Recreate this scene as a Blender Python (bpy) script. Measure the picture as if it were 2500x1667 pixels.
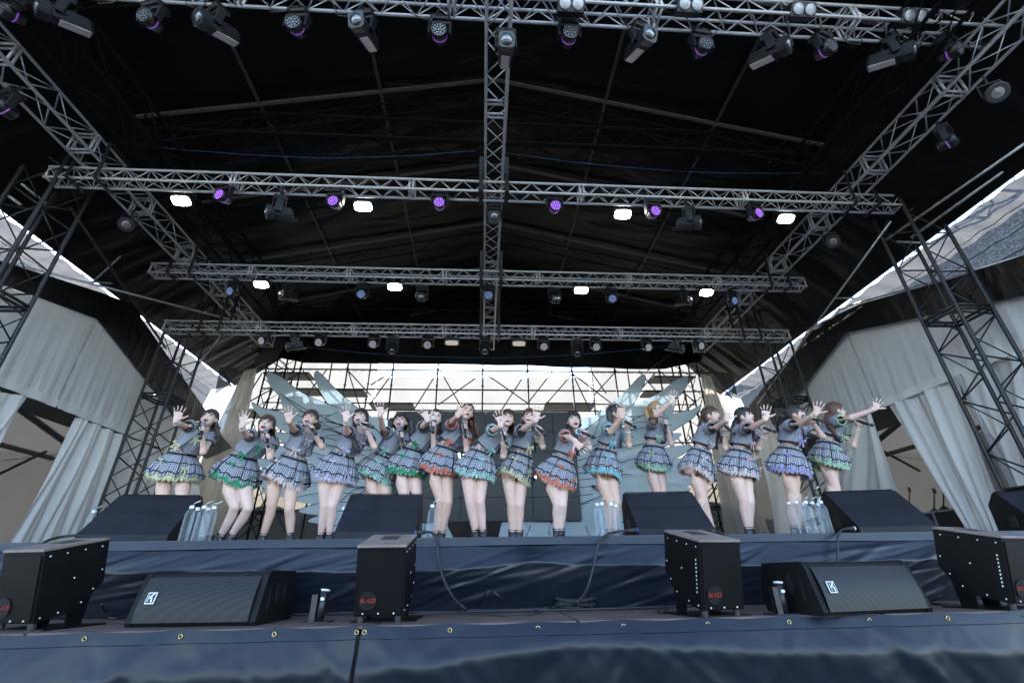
import bpy, math, random
import numpy as np
from mathutils import Vector, Matrix
random.seed(7); rng = np.random.default_rng(7)
S = bpy.context.scene
for o in list(bpy.data.objects): bpy.data.objects.remove(o)
# ---------------------------------------------------------------- camera
FPX, CX, CY = 1111.0, 1250.0, 833.5            # focal length and centre in the photograph's pixels
PITCH, YAW, ROLL = (math.radians(a) for a in (26.79, 3.80, -0.945))
_f = Vector((math.sin(YAW)*math.cos(PITCH), math.cos(YAW)*math.cos(PITCH), math.sin(PITCH)))
_r = Vector((math.cos(YAW), -math.sin(YAW), 0)); _u = _r.cross(_f)
RT = math.cos(ROLL)*_r + math.sin(ROLL)*_u; UP = -math.sin(ROLL)*_r + math.cos(ROLL)*_u; FW = _f
EYE = Vector((0, 0, 1.6))
cam = bpy.data.cameras.new('camera'); co = bpy.data.objects.new('camera', cam); S.collection.objects.link(co)
co.matrix_world = Matrix(((RT.x, UP.x, -FW.x, EYE.x), (RT.y, UP.y, -FW.y, EYE.y), (RT.z, UP.z, -FW.z, EYE.z), (0, 0, 0, 1)))
cam.sensor_width = 36; cam.lens = 36*FPX/2500; cam.clip_end = 3000; cam.clip_start = .05
S.camera = co
# ---------------------------------------------------------------- sky, sun, exposure
SUN_EL, SUN_AZ = math.radians(50), math.radians(-20)     # azimuth from +Y (behind the stage), negative = left
w = bpy.data.worlds.new('World'); S.world = w; w.use_nodes = True
nt = w.node_tree; bg = nt.nodes['Background']; sky = nt.nodes.new('ShaderNodeTexSky')
sky.sky_type = 'NISHITA'; sky.sun_disc = False; sky.sun_elevation = SUN_EL; sky.sun_rotation = SUN_AZ
sky.air_density = 1.0; sky.dust_density = .7; sky.ozone_density = 1.0
nt.links.new(sky.outputs[0], bg.inputs[0]); bg.inputs[1].default_value = 0.15
sd = Vector((math.sin(SUN_AZ)*math.cos(SUN_EL), math.cos(SUN_AZ)*math.cos(SUN_EL), math.sin(SUN_EL)))
sl = bpy.data.lights.new('sun', 'SUN'); sl.energy = 4.0; sl.angle = math.radians(.5); sl.color = (1, .95, .87)
so = bpy.data.objects.new('sun', sl); S.collection.objects.link(so); so.rotation_euler = (-sd).to_track_quat('-Z', 'Y').to_euler()
S.view_settings.view_transform = 'Standard'; S.view_settings.look = 'None'; S.view_settings.exposure = 2.85; S.view_settings.gamma = 1
S.cycles.use_denoising = True; S.cycles.max_bounces = 6; S.cycles.transparent_max_bounces = 10; S.cycles.use_adaptive_sampling = True; S.cycles.adaptive_threshold = .03
S.cycles.diffuse_bounces = 4; S.cycles.glossy_bounces = 3; S.cycles.caustics_reflective = False; S.cycles.caustics_refractive = False
S.cycles.sample_clamp_indirect = 6
# ---------------------------------------------------------------- helpers
def ray(px, py): return RT*((px-CX)/FPX) - UP*((py-CY)/FPX) + FW
def on(px, py, ax, v):
    d = ray(px, py); return EYE + d*((v-EYE[ax])/d[ax])
def ox(px, py, X): return on(px, py, 0, X)
def oy(px, py, Y): return on(px, py, 1, Y)
def oz(px, py, Z): return on(px, py, 2, Z)
V = Vector
def nrm(v): v = V(v); return v.normalized() if v.length > 1e-9 else V((0, 0, 1))
def basis(d, hint=(0, 0, 1)):
    d = nrm(d); h = V(hint)
    if abs(d.dot(nrm(h))) > .98: h = V((0, 1, 0)) if abs(d.y) < .9 else V((1, 0, 0))
    s = d.cross(h).normalized(); return d, s, s.cross(d).normalized()
class MB:
    def __init__(self): self.v = []; self.f = []; self.uv = {}
    def add(self, vs, fs, uvs=None):
        b = len(self.v); self.v += [tuple(p) for p in vs]
        for i, f in enumerate(fs):
            if uvs is not None: self.uv[len(self.f)] = uvs[i]
            self.f.append(tuple(b+k for k in f))
        return self
    def ring(self, c, s, t, a, b, n, ph=0): return [c+s*(a*math.cos(ph+2*math.pi*k/n))+t*(b*math.sin(ph+2*math.pi*k/n)) for k in range(n)]
    def rings(self, rs, cap=True, closed=True):
        n = len(rs[0]); vs = [p for r in rs for p in r]; fs = []
        m = n if closed else n-1
        for i in range(len(rs)-1):
            for k in range(m): fs.append((i*n+k, i*n+(k+1) % n, (i+1)*n+(k+1) % n, (i+1)*n+k))
        if cap: fs.append(tuple(range(n-1, -1, -1))); fs.append(tuple((len(rs)-1)*n+k for k in range(n)))
        return self.add(vs, fs)
    def tube(self, p0, p1, r, n=6, r1=None):
        p0, p1 = V(p0), V(p1); d, s, t = basis(p1-p0); r1 = r if r1 is None else r1
        return self.rings([self.ring(p0, s, t, r, r, n), self.ring(p1, s, t, r1, r1, n)])
    def path(self, pts, r, n=6):
        pts = [V(p) for p in pts]; rs = []; rr = r if hasattr(r, '__len__') else [r]*len(pts); s = None
        for i, p in enumerate(pts):
            d = nrm(pts[min(i+1, len(pts)-1)]-pts[max(i-1, 0)])
            if s is None: _, s, t = basis(d)
            else: s = nrm(s-d*s.dot(d)); t = d.cross(s)
            rs.append(self.ring(p, s, t, rr[i], rr[i], n))
        return self.rings(rs)
    def box(self, c, sz, M=None, bev=0):
        x, y, z = (k/2 for k in sz); c = V(c); M = M or Matrix.Identity(3)
        if bev:
            rs = []
            for zz, k in ((-z, bev), (-z+bev, 0), (z-bev, 0), (z, bev)):
                a, b = x-k, y-k; e = bev
                rs.append([c+M@V(q+(zz,)) for q in ((a, -b+e), (a, b-e), (a-e, b), (-a+e, b), (-a, b-e), (-a, -b+e), (-a+e, -b), (a-e, -b))])
            return self.rings(rs)
        vs = [c+M@V((i*x, j*y, k*z)) for i in (-1, 1) for j in (-1, 1) for k in (-1, 1)]
        return self.add(vs, [(0, 1, 3, 2), (4, 6, 7, 5), (0, 4, 5, 1), (2, 3, 7, 6), (0, 2, 6, 4), (1, 5, 7, 3)])
    def prism(self, poly, off):
        n = len(poly); off = V(off); vs = [V(p) for p in poly]+[V(p)+off for p in poly]
        return self.add(vs, [tuple(range(n-1, -1, -1)), tuple(range(n, 2*n))]+[(i, (i+1) % n, n+(i+1) % n, n+i) for i in range(n)])
    def ell(self, c, A, n=10, m=7):
        """ellipsoid, A = 3x3 columns are the semi-axes"""
        c = V(c); rs = []
        for i in range(1, m):
            ph = math.pi*i/m
            rs.append([c+A@V((math.sin(ph)*math.cos(2*math.pi*k/n), math.sin(ph)*math.sin(2*math.pi*k/n), -math.cos(ph))) for k in range(n)])
        return self.rings(rs)
    def grid(self, fn, nu, nv, uvfn=None, closed_u=False):
        vs = [fn(i/nu, j/nv) for j in range(nv+1) for i in range(nu+1)]; fs = []; us = []
        for j in range(nv):
            for i in range(nu):
                a = j*(nu+1)+i; fs.append((a, a+1, a+nu+2, a+nu+1))
                if uvfn: us.append([uvfn(i/nu, j/nv), uvfn((i+1)/nu, j/nv), uvfn((i+1)/nu, (j+1)/nv), uvfn(i/nu, (j+1)/nv)])
        return self.add(vs, fs, us if uvfn else None)
    def lathe(self, prof, c, axis, n=16):
        d, s, t = basis(axis); c = V(c)
        return self.rings([self.ring(c+d*h, s, t, max(r, 1e-4), max(r, 1e-4), n) for r, h in prof])
    def mesh(self, name, smooth=False):
        me = bpy.data.meshes.new(name); me.from_pydata(self.v, [], self.f)
        if self.uv:
            ul = me.uv_layers.new(name='UVMap'); data = np.zeros(len(me.loops)*2, 'f')
            for p in me.polygons:
                u = self.uv.get(p.index)
                if u:
                    for k, li in enumerate(p.loop_indices): data[2*li:2*li+2] = u[k]
            ul.data.foreach_set('uv', data)
        if smooth: me.polygons.foreach_set('use_smooth', [True]*len(me.polygons))
        me.update(); return me
    def build(self, name, mat, parent=None, smooth=False, kind=None):
        me = self.mesh(name, smooth); me.materials.append(mat); return link(name, me, parent, kind)
def link(name, data, parent=None, kind=None):
    o = bpy.data.objects.new(name, data); S.collection.objects.link(o)
    if parent is not None:
        o.parent = parent; o.matrix_parent_inverse = Matrix.Translation(-parent_loc(parent))
    if kind: o['kind'] = kind
    o.cycles.shadow_terminator_geometry_offset = 0
    return o
LOC = {}
def parent_loc(p): return LOC.get(p.name, V((0, 0, 0)))
def thing(name, label, cat, loc=(0, 0, 0), group=None):
    o = bpy.data.objects.new(name, None); S.collection.objects.link(o); o.location = loc; LOC[o.name] = V(loc)
    o.empty_display_size = .1
    return tag(o, label, cat, group)
def tag(o, label, cat, group=None):
    o['label'] = label; o['category'] = cat
    if group: o['group'] = group
    return o
def struct(name, mb, mat, smooth=False):
    o = mb.build(name, mat, None, smooth, 'structure'); return o
ORD = ['first', 'second', 'third', 'fourth', 'fifth', 'sixth', 'seventh', 'eighth', 'ninth', 'tenth', 'eleventh', 'twelfth', 'thirteenth', 'fourteenth', 'fifteenth', 'sixteenth']
def place(i, n):
    if i == 0: return 'leftmost'
    if i == n-1: return 'rightmost'
    return (ORD[i]+' from left') if i <= n//2 else (ORD[n-1-i]+' from right')
# ---------------------------------------------------------------- materials
def new(name):
    m = bpy.data.materials.new(name); m.use_nodes = True; return m, m.node_tree.nodes, m.node_tree.links, m.node_tree.nodes['Principled BSDF']
def mat(name, col, rough=.6, metal=0., var=.18, scale=6., bump=0., bscale=40., spec=.5, emit=None, stretch=None, coat=0., trans=0., sub=0.):
    m, N, L, P = new(name)
    tc = N.new('ShaderNodeTexCoord'); mp = N.new('ShaderNodeMapping'); L.new(tc.outputs['Object'], mp.inputs[0])
    if stretch: mp.inputs['Scale'].default_value = stretch
    nz = N.new('ShaderNodeTexNoise'); nz.inputs['Scale'].default_value = scale; nz.inputs['Detail'].default_value = 5
    L.new(mp.outputs[0], nz.inputs['Vector'])
    cr = N.new('ShaderNodeValToRGB'); L.new(nz.outputs['Fac'], cr.inputs[0])
    cr.color_ramp.elements[0].position = .3; cr.color_ramp.elements[1].position = .7
    cr.color_ramp.elements[0].color = tuple(c*(1-var) for c in col)+(1,); cr.color_ramp.elements[1].color = tuple(min(1, c*(1+var)) for c in col)+(1,)
    L.new(cr.outputs[0], P.inputs['Base Color']); P.inputs['Roughness'].default_value = rough; P.inputs['Metallic'].default_value = metal
    P.inputs['Specular IOR Level'].default_value = spec; P.inputs['Coat Weight'].default_value = coat
    if sub: P.inputs['Subsurface Weight'].default_value = sub; P.inputs['Subsurface Radius'].default_value = (.01, .004, .002)
    if trans: P.inputs['Transmission Weight'].default_value = trans
    if emit: P.inputs['Emission Color'].default_value = tuple(emit[:3])+(1,); P.inputs['Emission Strength'].default_value = emit[3]
    if bump:
        n2 = N.new('ShaderNodeTexNoise'); n2.inputs['Scale'].default_value = bscale; n2.inputs['Detail'].default_value = 4
        L.new(mp.outputs[0], n2.inputs['Vector'])
        b = N.new('ShaderNodeBump'); b.inputs['Strength'].default_value = bump; b.inputs['Distance'].default_value = .02
        L.new(n2.outputs['Fac'], b.inputs['Height']); L.new(b.outputs[0], P.inputs['Normal'])
    return m
def tarp(name, col, rough, wr=.5, wscale=2.2, stretch=(1, 1, 1), fine=.25, spec=.5, crease=(1, 1, 1)):
    """vinyl / poly tarpaulin: soft sags and sharp creases as relief"""
    m, N, L, P = new(name)
    tc = N.new('ShaderNodeTexCoord'); mp = N.new('ShaderNodeMapping'); L.new(tc.outputs['Object'], mp.inputs[0]); mp.inputs['Scale'].default_value = stretch
    a = N.new('ShaderNodeTexNoise'); a.inputs['Scale'].default_value = wscale; a.inputs['Detail'].default_value = 3; a.inputs['Distortion'].default_value = .8
    mp2 = N.new('ShaderNodeMapping'); L.new(tc.outputs['Object'], mp2.inputs[0]); mp2.inputs['Scale'].default_value = crease
    b = N.new('ShaderNodeTexNoise'); b.noise_type = 'RIDGED_MULTIFRACTAL'; b.inputs['Scale'].default_value = wscale*1.7; b.inputs['Detail'].default_value = 4; b.inputs['Distortion'].default_value = .6
    L.new(mp.outputs[0], a.inputs['Vector']); L.new(mp2.outputs[0], b.inputs['Vector'])
    mul = N.new('ShaderNodeMath'); mul.operation = 'MULTIPLY'; mul.inputs[1].default_value = fine; L.new(b.outputs['Fac'], mul.inputs[0])
    ad = N.new('ShaderNodeMath'); ad.operation = 'ADD'; L.new(a.outputs['Fac'], ad.inputs[0]); L.new(mul.outputs[0], ad.inputs[1])
    bp = N.new('ShaderNodeBump'); bp.inputs['Strength'].default_value = wr; bp.inputs['Distance'].default_value = .12; L.new(ad.outputs[0], bp.inputs['Height'])
    L.new(bp.outputs[0], P.inputs['Normal'])
    n = N.new('ShaderNodeTexNoise'); n.inputs['Scale'].default_value = 14; n.inputs['Detail'].default_value = 6; L.new(tc.outputs['Object'], n.inputs['Vector'])
    cr = N.new('ShaderNodeValToRGB'); L.new(n.outputs['Fac'], cr.inputs[0]); cr.color_ramp.elements[0].position = .3; cr.color_ramp.elements[1].position = .75
    cr.color_ramp.elements[0].color = tuple(c*.86 for c in col)+(1,); cr.color_ramp.elements[1].color = tuple(c*1.14 for c in col)+(1,)
    L.new(cr.outputs[0], P.inputs['Base Color'])
    rr = N.new('ShaderNodeMapRange'); L.new(n.outputs['Fac'], rr.inputs[0]); rr.inputs[3].default_value = rough*.85; rr.inputs[4].default_value = min(1, rough*1.25); L.new(rr.outputs[0], P.inputs['Roughness'])
    P.inputs['Specular IOR Level'].default_value = spec
    return m
def sheet(name, col, transl, rough=.55, bump=.35, bscale=3., stretch=(1, 1, 1), fine=12):
    """translucent cloth: glossy-diffuse front plus light coming through"""
    m, N, L, P = new(name); out = N['Material Output']
    tc = N.new('ShaderNodeTexCoord'); mp = N.new('ShaderNodeMapping'); mp.inputs['Scale'].default_value = stretch; L.new(tc.outputs['Object'], mp.inputs[0])
    nz = N.new('ShaderNodeTexNoise'); nz.inputs['Scale'].default_value = bscale; nz.inputs['Detail'].default_value = 5; nz.inputs['Distortion'].default_value = .7; L.new(mp.outputs[0], nz.inputs['Vector'])
    n2 = N.new('ShaderNodeTexNoise'); n2.inputs['Scale'].default_value = fine; n2.inputs['Detail'].default_value = 5; L.new(mp.outputs[0], n2.inputs['Vector'])
    cr = N.new('ShaderNodeValToRGB'); L.new(n2.outputs['Fac'], cr.inputs[0]); cr.color_ramp.elements[0].color = tuple(c*.9 for c in col)+(1,); cr.color_ramp.elements[1].color = tuple(min(1, c*1.08) for c in col)+(1,)
    bp = N.new('ShaderNodeBump'); bp.inputs['Strength'].default_value = bump; bp.inputs['Distance'].default_value = .08; L.new(nz.outputs['Fac'], bp.inputs['Height'])
    L.new(cr.outputs[0], P.inputs['Base Color']); P.inputs['Roughness'].default_value = rough; L.new(bp.outputs[0], P.inputs['Normal'])
    tr = N.new('ShaderNodeBsdfTranslucent'); L.new(cr.outputs[0], tr.inputs[0]); mx = N.new('ShaderNodeMixShader'); mx.inputs[0].default_value = transl
    L.new(P.outputs[0], mx.inputs[1]); L.new(tr.outputs[0], mx.inputs[2]); L.new(mx.outputs[0], out.inputs[0])
    return m
def net(name, col, cover, lines=(0, 0, 1), freq=9., transl=.5, cell=260., amp=.035, grain=.06):
    """shade netting: fine open weave (see-through holes), denser woven rows"""
    m, N, L, P = new(name); out = N['Material Output']
    tc = N.new('ShaderNodeTexCoord')
    nz = N.new('ShaderNodeTexNoise'); nz.inputs['Scale'].default_value = cell; nz.inputs['Detail'].default_value = 2; L.new(tc.outputs['Object'], nz.inputs['Vector'])
    mp = N.new('ShaderNodeMapping'); mp.inputs['Scale'].default_value = lines; L.new(tc.outputs['Object'], mp.inputs[0])
    st = N.new('ShaderNodeTexNoise'); st.inputs['Scale'].default_value = freq; st.inputs['Detail'].default_value = 6; st.inputs['Roughness'].default_value = .7; L.new(mp.outputs[0], st.inputs['Vector'])
    a = N.new('ShaderNodeMapRange'); a.inputs[1].default_value = .35; a.inputs[2].default_value = .65; a.inputs[3].default_value = -grain; a.inputs[4].default_value = grain; L.new(nz.outputs['Fac'], a.inputs[0])
    b = N.new('ShaderNodeMapRange'); b.inputs[1].default_value = .3; b.inputs[2].default_value = .7; b.inputs[3].default_value = cover-amp; b.inputs[4].default_value = cover+amp; L.new(st.outputs['Fac'], b.inputs[0])
    ad = N.new('ShaderNodeMath'); ad.operation = 'ADD'; ad.use_clamp = True; L.new(a.outputs[0], ad.inputs[0]); L.new(b.outputs[0], ad.inputs[1])
    P.inputs['Base Color'].default_value = col+(1,); P.inputs['Roughness'].default_value = .95; P.inputs['Specular IOR Level'].default_value = .08
    tl = N.new('ShaderNodeBsdfTranslucent'); tl.inputs[0].default_value = col+(1,); m1 = N.new('ShaderNodeMixShader'); m1.inputs[0].default_value = transl
    L.new(P.outputs[0], m1.inputs[1]); L.new(tl.outputs[0], m1.inputs[2])
    tp = N.new('ShaderNodeBsdfTransparent'); m2 = N.new('ShaderNodeMixShader'); L.new(ad.outputs[0], m2.inputs[0]); L.new(tp.outputs[0], m2.inputs[1]); L.new(m1.outputs[0], m2.inputs[2]); L.new(m2.outputs[0], out.inputs[0])
    return m
def emitm(name, col, st):
    m, N, L, P = new(name); P.inputs['Base Color'].default_value = (.1, .1, .1, 1); P.inputs['Emission Color'].default_value = col+(1,); P.inputs['Emission Strength'].default_value = st
    tc = N.new('ShaderNodeTexCoord'); nz = N.new('ShaderNodeTexNoise'); nz.inputs['Scale'].default_value = 30; L.new(tc.outputs['Object'], nz.inputs['Vector'])
    mr = N.new('ShaderNodeMapRange'); mr.inputs[3].default_value = st*.75; mr.inputs[4].default_value = st*1.25; m.cycles.emission_sampling = 'FRONT' if st > 5 else 'NONE'; L.new(nz.outputs['Fac'], mr.inputs[0]); L.new(mr.outputs[0], P.inputs['Emission Strength'])
    return m
def gingham(name, dark, light, p):
    m, N, L, P = new(name)
    uv = N.new('ShaderNodeUVMap'); sp = N.new('ShaderNodeSeparateXYZ'); L.new(uv.outputs[0], sp.inputs[0])
    def stripe(k):
        a = N.new('ShaderNodeMath'); a.operation = 'MULTIPLY'; a.inputs[1].default_value = 1/p; L.new(sp.outputs[k], a.inputs[0])
        f = N.new('ShaderNodeMath'); f.operation = 'FRACT'; L.new(a.outputs[0], f.inputs[0])
        g = N.new('ShaderNodeMath'); g.operation = 'GREATER_THAN'; g.inputs[1].default_value = .5; L.new(f.outputs[0], g.inputs[0]); return g
    a, b = stripe(0), stripe(1); ad = N.new('ShaderNodeMath'); ad.operation = 'ADD'; L.new(a.outputs[0], ad.inputs[0]); L.new(b.outputs[0], ad.inputs[1])
    h = N.new('ShaderNodeMath'); h.operation = 'MULTIPLY'; h.inputs[1].default_value = .5; L.new(ad.outputs[0], h.inputs[0])
    cr = N.new('ShaderNodeValToRGB'); L.new(h.outputs[0], cr.inputs[0]); cr.color_ramp.elements[0].color = light+(1,); cr.color_ramp.elements[1].color = dark+(1,)
    L.new(cr.outputs[0], P.inputs['Base Color']); P.inputs['Roughness'].default_value = .85; P.inputs['Specular IOR Level'].default_value = .2
    return m
ALU = mat('aluminium', (.42, .42, .43), .46, .4, .12, 9, .05, 60)
STEEL = mat('galvanised_steel', (.33, .34, .35), .45, .7, .25, 14, .1, 60)
BLKSTEEL = mat('black_steel', (.011, .013, .0155), .5, .2, .3, 10, .1, 60)
DKALU = mat('black_truss', (.003, .003, .003), .85, .0, .3, 10, spec=.12)
PAINT = mat('black_housing', (.0075, .008, .0098), .42, 0, .25, 20, .06, 200)
RUB = mat('black_rubber', (.018, .018, .02), .6, 0, .2, 20)
TAPE = mat('black_tape', (.012, .012, .013), .45)
SPK = mat('speaker_paint', (.0075, .0098, .016), .55, 0, .35, 7, .35, 420, .3)
SPKD = mat('speaker_side', (.004, .0044, .005), .55, 0, .35, 9, .3, 420, .22)
MACH = mat('machine_sheet_metal', (.003, .003, .0034), .5, 0, .3, 8, .04, 150, .14)
MACHTOP = mat('machine_top_metal', (.20, .16, .14), .45, .2, .2, 6, .05, 120)
WHITE = mat('white_plastic', (.62, .63, .64), .4)
RED = mat('red_lettering', (.30, .022, .016), .5)
BRASS = mat('brass', (.55, .40, .16), .35, .9)
PLY = mat('stage_plywood', (.105, .076, .064), .55, 0, .45, 3, .15, 30, stretch=(1, 5, 1))
DECK = mat('stage_deck', (.05, .05, .055), .7, 0, .3, 4)
GRASS = mat('ground_gravel', (.13, .14, .14), .95, 0, .3, 3, .4, 20)
SKIRT = tarp('navy_vinyl', (.0052, .0082, .0150), .37, .05, 1.5, (1, 1, 1.3), .3, .36)
SKIRT2 = tarp('navy_vinyl_tight', (.0052, .0078, .014), .33, .14, 1.3, (.5, 1, 1.6), .14, .45, (.35, 1, 2.6))
ROOFM = tarp('black_roof_tarp', (.0012, .0012, .0013), .40, .4, 1.1, (.8, 2.2, 1), .3, .2, (.5, 2.6, 1))
SIDEM = tarp('black_side_tarp', (.0013, .0013, .0014), .36, .35, 1.2, (1, 1.8, .6), .35, .28, (1.6, 2.4, .5))
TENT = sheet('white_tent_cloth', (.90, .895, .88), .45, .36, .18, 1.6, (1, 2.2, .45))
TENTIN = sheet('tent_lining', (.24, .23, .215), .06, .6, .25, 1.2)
NETB = net('grey_shade_net', (.17, .158, .138), .974, (.25, 1, 9), 5., .6, 120, .016, .03)
NETS = net('side_shade_net', (.075, .073, .069), .984, (2.5, .05, 2.5), 6., .5, 34, .014, .03)
NETD = net('dense_dark_net', (.05, .05, .05), .90, (2, 2, 2), 5., .3, 120)
LENS = mat('lens_glass', (.03, .035, .045), .06, 0, .1, spec=.9, coat=1)
# ================================================================ the setting
ZP, ZS, YP, YS, XC = 1.345, 1.84, 3.0, 3.9, .1
FAR = 60
struct('ground', MB().grid(lambda u, v: V((-400+800*u, -400+800*v, 0)), 8, 8), GRASS)
struct('stage_platform', MB().box((0, (YP+YS)/2+.15, ZP/2-.02), (18, YS-YP+.25, ZP-.04)), DECK)
struct('stage_floor', MB().box((0, (YS+12.6)/2+.04, ZS/2), (13.6, 12.6-YS, ZS-.004)), DECK)
pl = None
for i, (x0, x1) in enumerate(((-8.9, -6.1), (-6.09, -4.25), (-4.24, -2.42), (-2.41, -.6), (-.59, .545), (.555, 2.37), (2.38, 4.19), (4.2, 6.0), (6.01, 8.9))):
    o = MB().box(((x0+x1)/2, (YP+YS)/2, ZP-.009), (x1-x0-.006, YS-YP, .018), None, .003).build('plywood_sheet', PLY)
    o.parent = bpy.data.objects['stage_platform']
def ridge_field(seed, n, x0, x1, z0, z1, amp, width, ang=(0, 60), signs=(-1, 1)):
    r = np.random.default_rng(seed); L = []
    for _ in range(n):
        a = math.radians(r.uniform(*ang))*r.choice(signs); L.append((r.uniform(x0, x1), r.uniform(z0, z1), math.cos(a), math.sin(a), r.uniform(.3, 1)*amp*r.choice((-1, 1)), r.uniform(.5, 1.6)*width, r.uniform(.18, .7)))
    def f(x, z):
        s = 0
        for cx, cz, ca, sa, am, wd, ln in L:
            dx, dz = x-cx, z-cz
            if abs(dx) > 2: continue
            t = dx*ca+dz*sa; q = -dx*sa+dz*ca
            s += am*math.exp(-(q/wd)**2-(t/ln)**2)
        return s
    return f
eye_px = [(-60,1549),(216,1548),(448,1544),(674,1540)]; eye_px2 = [(1099,1533),(1313,1532),(1520,1524),(1725,1521),(1922,1517),(2118,1514),(2308,1510),(2497,1505)]
def pyramid_field(seed, n, x0, x1, z0, z1, amp, ln, wd, ang):
    r = np.random.default_rng(seed); L = []
    for _ in range(n):
        a = math.radians(r.uniform(*ang))*r.choice((-1, 1)); L.append((r.uniform(x0, x1), r.uniform(z0, z1), math.cos(a), math.sin(a), amp*r.uniform(.4, 1)*r.choice((-1, 1)), ln*r.uniform(.6, 1.4), wd*r.uniform(.6, 1.4)))
    def f(x, z):
        s = 0
        for cx, cz, ca, sa, am, l, w in L:
            dx, dz = x-cx, z-cz
            if abs(dx) > 1.2: continue
            s += am*max(0, 1-abs(dx*ca+dz*sa)/l-abs(-dx*sa+dz*ca)/w)
        return s
    return f
_f1 = pyramid_field(3, 44, -5, 6, .85, 1.28, .024, .5, .16, (15, 55)); _f2 = ridge_field(5, 60, -5, 6, .9, 1.33, .011, .012, (20, 70))
_pins = [oy(*p, YP-.02).x for p in eye_px+eye_px2+[(873, 1538), (892, 1538)]]; _pr = np.random.default_rng(8); _pf = [(q+_pr.uniform(-.01, .01), math.radians(_pr.uniform(28, 62))*sg, _pr.uniform(.12, .3), _pr.uniform(.004, .012)*_pr.choice((1, -1, 1)), _pr.uniform(.008, .02)) for q in _pins for sg in (-1, 1, 1)]
def fr(x, z):
    s = _f1(x, z)+_f2(x, z)
    for q, a, ln, am, wd in _pf:
        if abs(x-q) < .45:
            dx, dz = x-q, 1.32-z; tt = dx*math.sin(a)+dz*math.cos(a); qq = dx*math.cos(a)-dz*math.sin(a)
            if tt > 0: s += am*math.exp(-(abs(qq)/(wd*(.6+tt*5)))**1.3)*min(1, tt*12)*math.exp(-(tt/ln)**2)
    return s
def front_skirt(x0, x1, label, pins):
    t = thing('stage_skirt', label, 'tarp', (x0, YP, 0))
    px = [oy(*p, YP-.02).x for p in pins]
    def fn(u, v):
        x = x0+(x1-x0)*u; z = 1.345-v*1.345
        sag = min([1]+[abs(x-q) for q in px]); ztop = .012*math.sin(min(sag, .3)/.3*math.pi/2)
        brk = 1.155+.05*math.sin(x*1.15+.6)+.02*math.sin(x*2.9)
        k = (1.345-z)/(1.345-brk) if z > brk else 1-(brk-z)/.34
        k = max(k, -.3)
        y = YP-.025-.075*k*(1.0 if z > brk else .9)-fr(x, z)*min(1, (1.345-z)*9)
        return V((x, y, z+.004-ztop*(1-v)**30))
    nx = int((x1-x0)/.022)
    MB().grid(fn, nx, 48).build('tarpaulin', SKIRT, t, True)
    for q in px:
        e = MB(); c = V((q, YP-.036, 1.318)); rs = []
        for a in range(14):
            th = 2*math.pi*a/14; cc = c+V((math.cos(th)*.0098, -.002, math.sin(th)*.0098)); d = V((math.cos(th), 0, math.sin(th)))
            rs.append([cc+d*(.0032*math.cos(k*math.pi/2))+V((0, .004*math.sin(k*math.pi/2), 0)) for k in range(4)])
        rs.append(rs[0]); e.rings(rs, cap=False); e.build('eyelet', BRASS, t, True)
    # hem seam
    MB().path([fn(i/60, .046)+V((0, -.0025, 0)) for i in range(61)], .0016, 4).build('hem_seam', TAPE, t)
    return t
xs = oy(880, 1545, YP).x
front_skirt(-9, xs-.012, 'navy vinyl tarp skirting the platform front, left of the lacing slit', eye_px+[(873, 1538)])
front_skirt(xs+.012, 9, 'navy vinyl tarp skirting the platform front, right of the lacing slit', [(892, 1538)]+eye_px2)
fr2 = ridge_field(11, 170, -5.5, 6.5, 1.36, 1.79, .009, .014, (6, 24), (1,))
t = thing('upper_skirt', 'navy vinyl tarp with creases skirting the raised upper stage', 'tarp', (0, YS, ZP))
xk = oy(1290, 1380, 3.85).x
def us(u, v):
    x = -9+18*u; z = ZS-.052-v*(ZS-.052-ZP-.004)
    brk = 1.625+.012*math.sin(x*2.2)+.03*math.exp(-((x-xk)/.25)**2)
    k = (ZS-.05-z)/(ZS-.05-brk) if z > brk else 1-1.25*(brk-z)/(brk-ZP)
    tent = .035*math.exp(-abs(x-xk)/.16)*max(0, 1-abs(z-1.55)/.3)
    e = min(1, (ZS-.052-z)*14)
    return V((x, YS-.012-.075*k-fr2(x, z)*e-tent*e, z))
MB().grid(us, 900, 50).build('tarpaulin', SKIRT2, t, True)
def hemf(u, v):
    x = -9+18*u; return V((x, YS-.014-.004*math.sin(x*5)-.003*math.sin(x*17)-.012*v, ZS+.001-.058*v+.003*math.sin(x*3.1)))
MB().grid(hemf, 300, 4).build('hem', SKIRT2, t, True)
MB().box((0, YS+.2, ZS+.002), (18, .4, .006)).build('fold_over', SKIRT2, t)
# ================================================================ roof
YR = [1.31+1.72*i for i in range(7)]; ZR, ZE, XE = 8.85, 7.58, 5.3
roof = thing('stage_roof', 'black gabled tarp roof with pale rafters over the stage', 'roof', (XC, 6, ZE))
def rz(x): return ZR-(ZR-ZE)*min(1, abs(x)/XE)
for i in range(len(YR)-1):
    for s in (-1, 1):
        ph = rng.uniform(0, 9, 4)
        def fn(u, v):
            x = s*(-.03+(XE+.05)*u); y = YR[i]-.02+(YR[i+1]-YR[i]+.04)*v
            w0 = max(0, math.sin(math.pi*v)); sag = w0*(.05*(1-.3*u)+.012*math.sin(9*y+3*x+ph[0])+.015*math.sin(2.3*x+ph[1])+.006*math.sin(23*y+1.3*x+ph[2]))
            return V((XC+x, y, rz(x)+.06-sag))
        MB().grid(fn, 26, 18).build('roof_panel', ROOFM, roof, True)
RAFT = mat('rafter_grey', (.075, .072, .07), .5, .2, .25, 12)
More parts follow.
